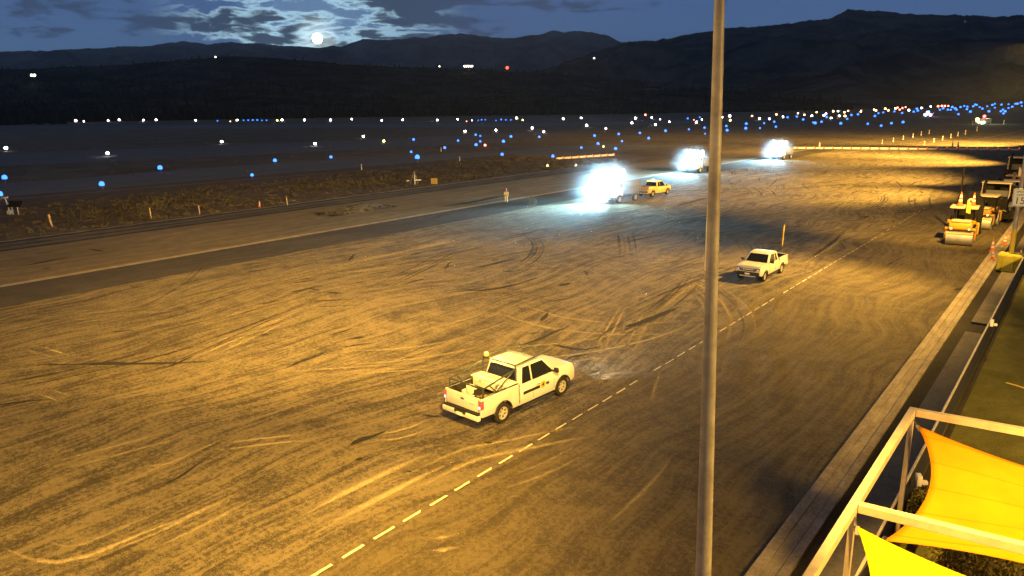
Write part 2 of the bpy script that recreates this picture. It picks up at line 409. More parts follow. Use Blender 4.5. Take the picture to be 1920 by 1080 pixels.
light = [
 (px((640, 823), (740, 817), (800, 797), (827, 783)), .5, .95, .3),
 (px((560, 1010), (640, 973), (853, 863), (940, 840), (1107, 807), (1273, 783)), .75, 1, .35),
 (px((500, 1030), (640, 950), (800, 870), (900, 830)), .9, .95, .3),
 (px((827, 933), (940, 907), (1033, 873), (1160, 803)), .5, .85, .3),
 (px((1223, 800), (1253, 827), (1253, 863), (1220, 907), (1140, 980), (1073, 1020)), .32, .95, .25),
 (px((1053, 763), (1140, 753), (1213, 753), (1230, 720), (1250, 660)), .35, .95, .25),
 (px((173, 613), (177, 593), (213, 573), (300, 550), (400, 535)), .55, .95, .2),
 (px((320, 605), (400, 605), (443, 583), (480, 570)), .4, .9, .2),
 (px((265, 597), (277, 587), (367, 573)), .5, .85, .2),
 (px((0, 653), (50, 650), (117, 670), (160, 680)), .5, .9, .3),
 (px((67, 730), (100, 740), (135, 753)), .45, .9, .3),
 (px((500, 620), (507, 593), (527, 573), (600, 553), (700, 530)), .5, .85, .3),
 (px((640, 563), (740, 567), (840, 553), (930, 540), (1000, 520)), .4, .9, .2),
 (px((550, 640), (610, 665), (625, 680)), .4, .9, .3),
 (px((0, 590), (140, 585), (330, 560), (640, 497), (900, 440), (1040, 408)), 2.0, 1.05, .35),
 (px((100, 600), (300, 545), (640, 470), (1000, 403)), 1.5, 1.0, .4),
 (px((1300, 630), (1480, 533), (1650, 443), (1760, 400)), .30, .8, .3),
 (px((1500, 548), (1600, 494), (1700, 433)), .28, .7, .3),
 (px((1350, 480), (1450, 445), (1560, 455), (1700, 425)), .45, .8, .3),
 (px((1180, 470), (1300, 440), (1500, 395), (1700, 372)), .8, .85, .4),
 (px((1000, 460), (1150, 430), (1300, 400)), .6, .8, .4),
 (px((860, 470), (1000, 445), (1120, 430)), .5, .8, .4),
 (px((700, 500), (850, 478), (1050, 440)), .5, .8, .4),
 (px((340, 860), (420, 838), (560, 822), (660, 818)), .45, .95, .3),
 (px((225, 880), (330, 868), (345, 855)), .4, .9, .3),
 (px((770, 1025), (830, 1020), (890, 1007)), .5, .95, .4),
 (px((1070, 700), (1110, 690), (1180, 678)), 1.8, .95, .3),  # tracks ahead of the near truck, its headlamp patch painted in as pale colour
 (px((1080, 715), (1130, 705), (1150, 690)), .6, .9, .3),
 (px((0, 900), (200, 850), (420, 790)), .7, .8, .4),
 (px((0, 1000), (120, 1040), (260, 990), (420, 930)), .6, .9, .4),
 (px((120, 1080), (300, 1010), (520, 900)), .6, .85, .4),
 (px((1380, 895), (1400, 893), (1415, 898)), .25, 1, .3),
 (px((1400, 560), (1420, 585), (1480, 610)), .3, .7, .3),
 (px((1560, 380), (1650, 377), (1760, 373)), 1.6, 1, .3),  # stripe of lamplight on the apron, painted as a pale band
]
rnd = random.Random(3)
for k in range(60):                                  # shorter scuffs, mostly along the apron
    x = rnd.uniform(-51, -16); y = rnd.uniform(2, 150); l = rnd.uniform(3, 14) * (1 + y / 120); a = rnd.gauss(0, .22); b = rnd.gauss(0, .035)
    pts = [Vector((x + math.sin(a + b * (i - 2)) * l * i / 4, y + math.cos(a) * l * i / 4, 0)) for i in range(5)]
    light.append((pts, rnd.uniform(.15, .4), rnd.uniform(.7, .95), .4))
for k in range(15):                                    # turning circles
    cx, cy, r = rnd.uniform(-44, -22), rnd.uniform(14, 95), rnd.uniform(5, 11); a0 = rnd.uniform(0, 6.28); a1 = a0 + rnd.uniform(1.4, 3.4)
    for dr in (0, 1.7):
        light.append(([Vector((cx + (r + dr) * math.cos(a0 + (a1 - a0) * i / 8), cy + (r + dr) * math.sin(a0 + (a1 - a0) * i / 8) * 1.3, 0)) for i in range(9)], .34, rnd.uniform(.8, .92), .25))
thin_dark = []
for k in range(95):                                   # bundles of fine parallel sweeps left by turning vehicles
    x = rnd.uniform(-52, -9); y = rnd.uniform(0, 140); L0 = rnd.uniform(12, 34); cv = rnd.gauss(0, .028); a = rnd.gauss(0, .30); path = []
    for i in range(12):
        path.append(Vector((x, y, 0))); x += math.sin(a) * L0 / 11; y += math.cos(a) * L0 / 11; a += cv * L0 / 11
    if max(p.x for p in path) > -7: continue
    nl = rnd.randint(3, 6); gap = rnd.uniform(.25, .6)
    for q in range(nl):
        o = (q - nl / 2) * gap + rnd.uniform(-.06, .06); o2 = o * rnd.uniform(.9, 1.5)
        pp = [p + Vector((o + (o2 - o) * i / 11, .3 * o, 0)) for i, p in enumerate(path)]
        (light if rnd.random() < .62 else thin_dark).append((pp, rnd.uniform(.18, .42), rnd.uniform(.70, .98), .3))
ribbons('tracks_and_bands', light, 'dust_and_light', .008)
dark = [
 (px((50, 686), (160, 683), (300, 682), (420, 678)), .34, 1, .5),
 (px((880, 505), (930, 494), (977, 483)), .5, .95, .4),
 (px((857, 538), (885, 545), (925, 543), (970, 533), (1016, 518)), .34, .95, .6),
 (px((1045, 537), (1075, 531)), .45, .95, .5), (px((655, 637), (690, 632)), .28, .95, .5),
 (px((1030, 646), (1060, 652), (1095, 656), (1130, 650)), .26, .95, .6), (px((985, 628), (1016, 623)), .24, .9, .5),
 (px((1165, 622), (1220, 598), (1285, 572)), .5, .82, .5), (px((575, 541), (602, 545)), .3, .95, .5), (px((608, 549), (645, 551)), .3, .9, .5),
 (px((663, 864), (684, 861)), .22, .95, .5), (px((790, 778), (812, 782), (832, 780)), .18, .95, .5), (px((905, 830), (925, 832)), .14, .9, .5),
 (px((760, 884), (775, 886)), .1, .9, .5), (px((940, 509), (968, 509)), .4, .9, .4), (px((0, 503), (60, 496), (137, 480)), .35, 1, .5),
 (px((165, 467), (195, 472)), .35, 1, .5), (px((80, 505), (97, 502)), .3, 1, .4), (px((60, 477), (110, 473)), .3, .95, .4),
 (px((820, 388), (880, 380), (960, 364)), 1.0, 1, .4), (px((560, 400), (640, 398), (700, 391)), .8, .9, .5),
 (px((1260, 388), (1300, 378), (1330, 370)), .9, .9, .4), (px((1790, 546), (1820, 538)), .5, .95, .5), (px((1835, 520), (1862, 507)), .5, .95, .5),  # cast shadows painted black: one on the apron, two from kerb cones
 (px((1170, 615), (1200, 605)), .3, .9, .5), (px((470, 632), (520, 625)), .3, .8, .5), (px((200, 625), (260, 618)), .3, .8, .5),
]
for k in range(90):
    x = rnd.uniform(-50, -17); y = rnd.uniform(8, 130); l = rnd.uniform(.8, 3.5) * (1 + y / 90); a = rnd.gauss(.1, .35)
    dark.append(([Vector((x + math.sin(a) * l * i / 3 + rnd.uniform(-.15, .15), y + math.cos(a) * l * i / 3, 0)) for i in range(4)], rnd.uniform(.14, .34), rnd.uniform(.75, .95), .5))
ribbons('cracks_and_marks', [(p, w * 1.35, q * 1.45, j) for p, w, q, j in dark], 'tar_and_shadow', .026)
ribbons('tracks_and_bands', thin_dark, 'track_and_shade', .017)
long_dark = [([Vector((-75.6 + rnd.uniform(-.4, .4), y, 0)) for y in range(-80, 150, 12)], .9, 1.25, .3),
             ([Vector((-80.2, y, 0)) for y in range(-80, 120, 12)], 1.3, 1.2, .3),
             ([Vector((-77.8 + rnd.uniform(-.3, .3), y, 0)) for y in range(-60, 120, 15)], .6, .9, .4)]
for k in range(16):  # stripes of shadow across the far apron, painted as dark bands
    x = rnd.uniform(-50, -8); y = rnd.uniform(95, 190); l = rnd.uniform(15, 40)
    long_dark.append(([Vector((x + rnd.uniform(-1, 1) + i * rnd.uniform(-3, 0), y + l * i / 4 * .3, 0)) for i in range(5)], rnd.uniform(1, 2.6), rnd.uniform(.7, .95), .4))
for k in range(14):
    x = rnd.uniform(-110, 0); y = rnd.uniform(215, 400)
    long_dark.append(([Vector((x + 9 * i, y + rnd.uniform(-2, 2) + 2 * i, 0)) for i in range(6)], rnd.uniform(2, 7), rnd.uniform(.75, 1.0), .3))
ribbons('dark_streaks', long_dark[3:], 'track_and_shade', .036)
ribbons('cracks_and_marks', [(p, w, 1.5, j) for p, w, _, j in long_dark[:3]], 'tar_and_shadow', .036)

# kerb, gutter, walk, fence line, turf
def slab(name, x0, x1, y0, y1, z0, z1, m, bev=0.0):
    bm = B(); box(bm, (x0, y0, z0), (x1, y1, z1), bev); return tag(obj(name, bm, M[m]), kind='structure')
slab('kerb', -5.70, -5.40, -20, 260, -.3, .10, 'kerb_concrete', .015)
slab('kerb', -5.04, -4.78, -20, 260, -.3, .10, 'kerb_concrete', .015)
slab('drain_channel', -5.385, -5.055, -20, 260, -.3, .085, 'kerb_concrete')
sheet('gutter', [(-4.78, -20), (-4.20, -20), (-4.20, 260), (-4.78, 260)], 'gutter_asphalt', .0)
slab('footpath', -4.20, -3.28, -20, 44.2, -.3, .10, 'walk_concrete', .01)
slab('footpath', -4.20, -3.28, 46.4, 260, -.3, .10, 'walk_concrete', .01)
sheet('gutter', [(-4.20, 44.2), (-3.28, 44.2), (-3.28, 46.4), (-4.20, 46.4)], 'gutter_asphalt', .0)
sheet('lawn', [(-3.2, -20), (40, -20), (40, 260), (-3.2, 260)], 'synthetic_turf', -.01)
sheet('gutter', [(-3.02, -20), (-2.80, -20), (-2.80, 260), (-3.02, 260)], 'gutter_asphalt', .0)

# ------------------------------------------------------------------ hills, forest, sky bodies
def interp(pts, x):
    if x <= pts[0][0]: return pts[0][1]
    for (a, b), (c, d) in zip(pts, pts[1:]):
        if x <= c: return b + (d - b) * (x - a) / (c - a)
    return pts[-1][1]
def terrain(name, ridge, x0, x1, nx, d0, d1, nr, amp, m, seed, rough=1.0, back=1.25):
    bm = B(); rows = []
    for i in range(nx + 1):
        x = x0 + (x1 - x0) * i / nx; y = interp(ridge, x)
        d = ray(x, y); hl = math.hypot(d.x, d.y); ux, uy = d.x / hl, d.y / hl; top = CAM_H + d1 * d.z / hl
        top += sum(noise.noise(Vector((x * f, seed, f))) * a for f, a in ((.02, .5), (.06, .35), (.17, .22), (.45, .14))) * amp * .085
        row = []
        for j in range(nr + 4):
            s = j / nr
            rr = d0 + (d1 - d0) * s
            if s <= 1: z = top * (.30 * s + .70 * s ** 1.7)
            else: z = top * max(0, 1 - (s - 1) * 3.0); rr = d1 * (1 + (s - 1) * (back - 1) * nr / 3)
            p = Vector((ux * rr, uy * rr, 0))
            n = noise.fractal(p * (1.0 / 900) * rough + Vector((seed, 0, 0)), .9, 2.1, 7) + .6 * (1 - abs(noise.noise(p / 700 * rough + Vector((0, seed, 0))) * 2)) - .3
            z += n * amp * (s * (1 - s) * 4 if s < 1 else 0) * .55
            if s < 1: z = min(z, CAM_H + (top - CAM_H) * rr / d1 * .985)
            row.append(bm.verts.new((p.x, p.y, max(z, -2) if j else -3)))
        rows.append(row)
    for i in range(nx):
        for j in range(nr + 3): bm.faces.new((rows[i][j], rows[i + 1][j], rows[i + 1][j + 1], rows[i][j + 1]))
    o = tag(obj(name, bm, m, ang=80), kind='structure'); return o, rows
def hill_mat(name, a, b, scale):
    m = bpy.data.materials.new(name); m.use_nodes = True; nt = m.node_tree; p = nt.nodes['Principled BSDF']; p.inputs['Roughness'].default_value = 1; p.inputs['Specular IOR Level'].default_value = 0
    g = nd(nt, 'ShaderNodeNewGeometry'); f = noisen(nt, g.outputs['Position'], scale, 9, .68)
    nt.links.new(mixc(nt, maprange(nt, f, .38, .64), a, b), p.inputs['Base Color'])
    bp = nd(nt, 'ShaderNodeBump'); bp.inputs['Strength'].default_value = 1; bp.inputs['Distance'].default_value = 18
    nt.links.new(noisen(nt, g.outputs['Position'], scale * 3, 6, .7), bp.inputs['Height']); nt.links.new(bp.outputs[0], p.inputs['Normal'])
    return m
FAR_RIDGE = [(-400, 104), (0, 97), (120, 93), (200, 90), (290, 84), (345, 77), (390, 84), (430, 79), (480, 82), (540, 85), (600, 89), (640, 87), (680, 74), (740, 75), (780, 69), (800, 71), (830, 65), (870, 62), (910, 69), (960, 72),
             (990, 66), (1020, 63), (1036, 57), (1060, 60), (1080, 57), (1110, 61), (1135, 66), (1165, 79), (1220, 82), (1300, 90), (1500, 100)]
RIGHT_RIDGE = [(880, 170), (960, 145), (1040, 122), (1110, 98), (1165, 81), (1200, 77), (1250, 72), (1300, 63), (1350, 55), (1400, 50), (1450, 47), (1500, 40), (1545, 36), (1560, 32), (1590, 19), (1620, 18), (1660, 22), (1690, 26), (1760, 27), (1840, 31), (1920, 30), (2100, 24), (2400, 20)]
NEAR_RIDGE = [(-400, 142), (-100, 136), (0, 133), (90, 128), (150, 125), (220, 122), (300, 116), (350, 112), (400, 107), (440, 105), (500, 108), (560, 113), (640, 120), (760, 126), (900, 131), (1050, 139), (1200, 152), (1320, 166), (1500, 187), (1600, 197)]
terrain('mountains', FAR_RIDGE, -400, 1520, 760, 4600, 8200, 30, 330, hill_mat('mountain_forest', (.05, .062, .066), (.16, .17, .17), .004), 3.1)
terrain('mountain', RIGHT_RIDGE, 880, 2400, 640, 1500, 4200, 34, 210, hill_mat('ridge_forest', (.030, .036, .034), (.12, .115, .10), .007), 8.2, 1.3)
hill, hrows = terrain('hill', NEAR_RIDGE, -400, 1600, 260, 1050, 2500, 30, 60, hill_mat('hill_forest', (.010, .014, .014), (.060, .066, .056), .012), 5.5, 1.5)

def conifer(bm, p, h, w, n=5):
    base = p - Vector((0, 0, 1)); a0 = random.uniform(0, 6)
    for z0, z1, r in ((.05, .62, 1.0), (.38, 1.0, .66)):
        tip = bm.verts.new(base + Vector((random.uniform(-.04, .04) * h, 0, h * z1)))
        ring = [bm.verts.new(base + Vector((math.cos(a0 + 2 * PI * k / n) * w * r * random.uniform(.6, 1.15), math.sin(a0 + 2 * PI * k / n) * w * r * random.uniform(.6, 1.15), h * z0 * random.uniform(.8, 1.2)))) for k in range(n)]
        for k in range(n): bm.faces.new((ring[k], ring[(k + 1) % n], tip))
bm = B(); rr = random.Random(11)                        # woods on the near hill
me = hill.data; nvr = 34
for k in range(9500):
    i = rr.randrange(259); j = min(30, int(31 * rr.random() ** .75)); u, v = rr.random(), rr.random()
    q = [me.vertices[(i + di) * nvr + j + dj].co for di, dj in ((0, 0), (1, 0), (1, 1), (0, 1))]
    p = (q[0] * (1 - u) + q[1] * u) * (1 - v) + (q[3] * (1 - u) + q[2] * u) * v
    h = rr.uniform(4.5, 12) * (.6 + .8 * rr.random() ** 2); conifer(bm, p, h, h * rr.uniform(.22, .42))
for k in range(900):                                   # the tree line along the foot of the hill
    x = rr.uniform(-200, 1250); d = ray(x, 200); hl = math.hypot(d.x, d.y); r = rr.uniform(985, 1060) - (150 if x < 120 else 0) * rr.random()
    h = rr.uniform(8, 17); conifer(bm, Vector((d.x / hl * r, d.y / hl * r, 0)), h, h * rr.uniform(.22, .34))
tag(obj('forest', bm, mat('conifer_needles', (.022, .028, .022), 1, var=.5, vscale=.02, spec=0), recalc=False), 'dark conifer woods covering the near hill behind the airfield', 'forest', kind='stuff')

m_moon = emat('moon_surface', (1, 1, .93), 30)
bm = B(); bmesh.ops.create_uvsphere(bm, u_segments=24, v_segments=14, radius=118)
tag(obj('moon', bm, m_moon, loc=MOON_DIR * 19000), 'bright full moon shining through cloud just above the far ridge', 'moon')

# scrub on the verge
def clump(bm, p, r, h, n, rnd):
    for k in range(n):
        a = rnd.uniform(0, 2 * PI); d = r * math.sqrt(rnd.random()); q = p + Vector((math.cos(a) * d, math.sin(a) * d, 0))
        lean = Vector((math.cos(a), math.sin(a), 0)) * rnd.uniform(0, .5) * h; w = rnd.uniform(.04, .1) * (1 + h); t = Vector((-math.sin(a + k), math.cos(a + k), 0)) * w
        z0 = rnd.uniform(-.02, .35) * h; hh = h * rnd.uniform(.5, 1.1)
        bm.faces.new([bm.verts.new(q + t + Vector((0, 0, z0))), bm.verts.new(q - t + Vector((0, 0, z0))), bm.verts.new(q + lean + Vector((0, 0, z0 + hh)))])
bm = B(); rs = random.Random(5)
for k in range(7000):
    t = rs.random(); y = -40 + 185 * t; xr = -81.6; xl = -108 - .03 * y
    x = xr + (xl - xr) * rs.random()
    dn = noise.noise(Vector((x * .10, y * .07, 0)))
    if dn < -.05 and rs.random() < .55: continue
    h = rs.uniform(.08, .30) * (1.7 if dn > .25 else 1)
    clump(bm, Vector((x, y, 0)), h * 1.5, h, 9, rs)
tag(obj('scrub', bm, mat('dry_scrub', (.085, .072, .045), .95, var=.5, vscale=.25, spec=.05), recalc=False), 'low dry scrub and sagebrush on the verge beyond the taxiway', 'scrub', kind='stuff')
bm = B(); rs = random.Random(15)
for k in range(1500):
    d = ray(rs.uniform(-50, 1500), 200); hl = math.hypot(d.x, d.y); r = rs.uniform(150, 900); p = Vector((d.x / hl * r, d.y / hl * r, -.03))
    if p.x > -125: continue
    h = rs.uniform(.15, .4); clump(bm, p, h * 2, h, 8, rs)
tag(obj('dry_grass', bm, mat('field_grass', (.09, .08, .05), .95, var=.4, vscale=.1, spec=.05), recalc=False), 'sparse dry grass across the dark airfield between the runways', 'grass', kind='stuff')

# ------------------------------------------------------------------ screened fence along the yard
fx = -3.06; fh = 1.2
t = thing('screen_fence', 'long low fence with dark screen and pale top rail between path and green lawn', 'fence', (fx, 0, 0))
bm = B(); box(bm, (-.035, -18, fh - .03), (.035, 250, fh + .04), .012); obj('rail', bm, mat('pale_rail', (.46, .40, .30), .5, var=.15), t)
bm = B(); box(bm, (-.012, -18, .06), (.012, 250, fh - .03)); obj('panel', bm, mat('dark_screen', (.018, .018, .017), .8, var=.3, vscale=1.2), t)
m_fpost = mat('dark_post', (.03, .03, .028), .6)
for y in range(-18, 72, 3):
    bm = B(); box(bm, (-.03, y - .03, 0), (-.013, y + .03, fh - .03)); obj('post', bm, m_fpost, t)
def bracket_box(loc, label, tilt):
    t = thing('wall_light', label, 'light fitting', loc, tilt, 'white fittings on the fence rail')
    bm = B(); box(bm, (-.07, -.14, -.22), (.07, .14, .10), .02, seg=2); obj('housing', bm, mat('white_plastic', (.78, .76, .72), .5), t)
    bm = B(); box(bm, (.075, -.09, -.18), (.24, .04, -.06), .02); obj('bracket', bm, mat('white_plastic'), t)
p = G(1862, 606, 1.35); bracket_box((fx + .15, p.y, 1.42), 'small white box fitting fixed to the fence rail beside the lawn', 0)
p = G(1712, 893, 1.2); bracket_box((fx + .25, p.y, 1.2), 'small white box fitting behind the shade frame post', .4)
tag(band('yellow_hose', [G(1886, 718)[:2], G(1904, 723)[:2], G(1925, 730)[:2]], .14, mat('yellow_hose', (.8, .62, .05), .5), .02), 'thin yellow line lying across the green lawn', 'lawn line')
bpy.data.objects['yellow_hose']['kind'] = 'thing'

# ------------------------------------------------------------------ shade structure
m_band = mat('pole_band', (.25, .23, .21), .5, .4)
m_frame = mat('cream_steel', (.62, .52, .36), .45, var=.12, vscale=1.5, grime=.25)
t = thing('shade_pergola', 'cream steel frame of square beams holding the yellow shade sails', 'shade frame', (0, 0, 0))
FZ = 4.0; ys = [21.06, 15.06, 9.06, 3.06]; xl = -2.94; xr = 3.4; bw = .085
bm = B(); box(bm, (xl - bw, ys[-1] - bw, FZ - .2), (xl + bw, ys[0] + bw, FZ), .008); obj('beam', bm, m_frame, t)
bm = B(); box(bm, (xr - bw, ys[-1] - bw + .35, FZ - .2), (xr + bw, ys[0] + bw + .65, FZ), .008); obj('beam', bm, m_frame, t)
for y in ys:
    bm = B(); mt = Matrix.Translation((xl, y, 0)) @ Matrix.Rotation(R(6), 4, 'Z')
    box(bm, (bw + .004, -bw, FZ - .197), (6.28, bw, FZ - .003), .008, mtx=mt); obj('beam', bm, m_frame, t)
    for xx, yy in ((xl, y), (xr, y + .66)):
        bm = B(); box(bm, (xx - .062, yy - .062, 0), (xx + .062, yy + .062, FZ - .202), .008); obj('post', bm, m_frame, t)
def sail_mat(name, col):
    m = bpy.data.materials.new(name); m.use_nodes = True; nt = m.node_tree; p = nt.nodes['Principled BSDF']; p.inputs['Base Color'].default_value = (*col, 1); p.inputs['Roughness'].default_value = .8; p.inputs['Specular IOR Level'].default_value = .15
    tl = nd(nt, 'ShaderNodeBsdfTranslucent'); tl.inputs[0].default_value = (*col, 1); mx = nd(nt, 'ShaderNodeMixShader'); mx.inputs[0].default_value = .25
    g = nd(nt, 'ShaderNodeTexCoord'); bp = nd(nt, 'ShaderNodeBump'); bp.inputs['Strength'].default_value = .12; bp.inputs['Distance'].default_value = .01
    wv = nd(nt, 'ShaderNodeTexWave'); wv.inputs['Scale'].default_value = .42; wv.inputs['Distortion'].default_value = 0; wv.bands_direction = 'Y'; nt.links.new(g.outputs['Object'], wv.inputs['Vector'])
    seam = maprange(nt, wv.outputs['Fac'], .985, 1.0); tone = maprange(nt, noisen(nt, g.outputs['Object'], 1.3, 4, .6), .3, .7, .86, 1.0)
    cc = mixc(nt, 1.0, col, mixc(nt, mathn(nt, 'MULTIPLY', seam, .35), (1, 1, 1), (.35, .35, .35)), 'MULTIPLY')
    tv = nd(nt, 'ShaderNodeCombineColor'); [nt.links.new(tone, tv.inputs[i]) for i in range(3)]; cc = mixc(nt, 1.0, cc, tv.outputs[0], 'MULTIPLY'); nt.links.new(cc, p.inputs['Base Color'])
    fold = noisen(nt, mapping(nt, g.outputs['Object'], (1.0, 3.2, 1)), .9, 3, .5)
    nt.links.new(mathn(nt, 'ADD', mathn(nt, 'MULTIPLY', fold, 9.0), noisen(nt, g.outputs['Object'], 90, 3, .6)), bp.inputs['Height']); nt.links.new(bp.outputs[0], p.inputs['Normal'])
    nt.links.new(p.outputs[0], mx.inputs[1]); nt.links.new(tl.outputs[0], mx.inputs[2]); nt.links.new(mx.outputs[0], nt.nodes['Material Output'].inputs[0]); return m
def sail(corners, sag, m, label, lug):
    """four-cornered twisted cloth with hollow edges"""
    A, Bc, Cc, D = [Vector(c) for c in corners]; N = 26; bm = B(); g = []
    ctr = (A + Bc + Cc + D) / 4
    for i in range(N + 1):
        row = []
        for j in range(N + 1):
            u, v = i / N, j / N
            p = (A * (1 - u) + Bc * u) * (1 - v) + (D * (1 - u) + Cc * u) * v
            # hollow edges: pull points inward, strongest at mid-edge
            e = Vector()
            e += ((D + Cc) / 2 - (A + Bc) / 2) * (4 * u * (1 - u) * sag * (1 - v) ** 2)
            e -= ((D + Cc) / 2 - (A + Bc) / 2) * (4 * u * (1 - u) * sag * v ** 2)
            e += ((Bc + Cc) / 2 - (A + D) / 2) * (4 * v * (1 - v) * sag * (1 - u) ** 2)
            e -= ((Bc + Cc) / 2 - (A + D) / 2) * (4 * v * (1 - v) * sag * u ** 2)
            e.z *= .3
            row.append(bm.verts.new(p + e))
        g.append(row)
    for i in range(N):
        for j in range(N): bm.faces.new((g[i][j], g[i + 1][j], g[i + 1][j + 1], g[i][j + 1]))
    o = obj('shade_sail', bm, m, ang=80); md = o.modifiers.new('cloth', 'SOLIDIFY'); md.thickness = .006
    tag(o, label, 'shade sail', 'yellow shade sails')
    for c, h in zip((A, Bc, Cc, D), lug):
        bm = B(); dd = (Vector(h) - c).normalized(); mt = Matrix.Translation(c - dd * .05) @ dd.to_track_quat('Z', 'Y').to_matrix().to_4x4(); box(bm, (-.06, -.012, -.16), (.06, .012, .05), .01, mtx=mt); obj('corner_plate', bm, m_band, o)
        bm = B(); tube(bm, (c, h), .014, 6); obj('cable', bm, mat('steel_cable', (.3, .3, .3), .4, .8), o)
    return o
m_s1 = sail_mat('orange_sailcloth', (.90, .40, .008)); m_s2 = sail_mat('yellow_sailcloth', (.92, .80, .012))
a = G(1719, 797, 3.62); b = G(1656, 1014, 2.0)
sail((a, (3.0, 21.4, 2.9), (3.0, 16.0, 3.2), b), .11, m_s1, 'orange yellow shade sail stretched in the farther bay of the cream frame', ((xl + .06, ys[0] - .08, 3.7), (xr, 21.7, 2.95), (xr, 15.7, 3.25), (xl + .06, ys[1] + .08, 1.9)))
a = G(1606, 986, 3.6); b = (-2.3, 9.9, 2.0)
sail((a, (3.0, 15.7, 3.1), (3.0, 10.1, 3.2), b), .11, m_s2, 'bright lemon yellow shade sail in the nearer bay, cut by the photo corner', ((xl + .06, ys[1] - .08, 3.7), (xr, 15.75, 3.15), (xr, 9.7, 3.25), (xl + .06, ys[2] + .08, 1.9)))

# shrubs under the sails
m_leaf = mat('shrub_leaves', (.17, .155, .035), .7, var=.55, vscale=7, spec=.3); m_stem = mat('shrub_stems', (.09, .06, .035), .9)
def shrub(p, r, h, label, rnd):
    t = thing('shrub', label, 'shrub', p, 0, 'shrubs planted under the shade frame'); bm = B()
    for k in range(int(420 * r * h / .35)):
        a = rnd.uniform(0, 2 * PI); e = rnd.uniform(-.2, 1); d = rnd.random() ** .4
        q = Vector((math.cos(a) * r * d * math.sqrt(max(0, 1 - e * e * .6)), math.sin(a) * r * d * math.sqrt(max(0, 1 - e * e * .6)), h * (.5 + .5 * e * d)))
        n = Vector((rnd.uniform(-1, 1), rnd.uniform(-1, 1), rnd.uniform(.2, 1))).normalized(); u = n.orthogonal().normalized() * rnd.uniform(.03, .06); w = n.cross(u).normalized() * rnd.uniform(.02, .035)
        bm.faces.new([bm.verts.new(q + c) for c in (u, w, -u, -w)])
    obj('foliage', bm, m_leaf, t, recalc=False)
    bm = B()
    for k in range(7):
        a = rnd.uniform(0, 2 * PI); tube(bm, ((0, 0, -.02), (math.cos(a) * r * .3, math.sin(a) * r * .3, h * .4), (math.cos(a) * r * .6, math.sin(a) * r * .6, h * .8)), [.02, .014, .006], 5)
    obj('stem', bm, m_stem, t)
rs = random.Random(21)
for i, (x, y) in enumerate([(1690, 935), (1668, 948), (1705, 925), (1683, 975), (1720, 955), (1745, 1000)]):
    p = G(x, y, .35); shrub((max(p.x, -2.55), p.y, 0), rs.uniform(.38, .5), rs.uniform(.55, .75), f'leafy yellow green shrub beside the frame post, {ordn(i)} seen from the fence end', rs)
for i, (x, y) in enumerate([(1770, 1045), (1800, 1050), (1835, 1055), (1868, 1058), (1900, 1068), (1785, 1078), (1830, 1085), (1880, 1090)]):
    p = G(x, y, .4); shrub((p.x, p.y, 0), rs.uniform(.45, .6), rs.uniform(.55, .8), f'dense leafy shrub showing between the two sails, {ordn(i)} from the left', rs)

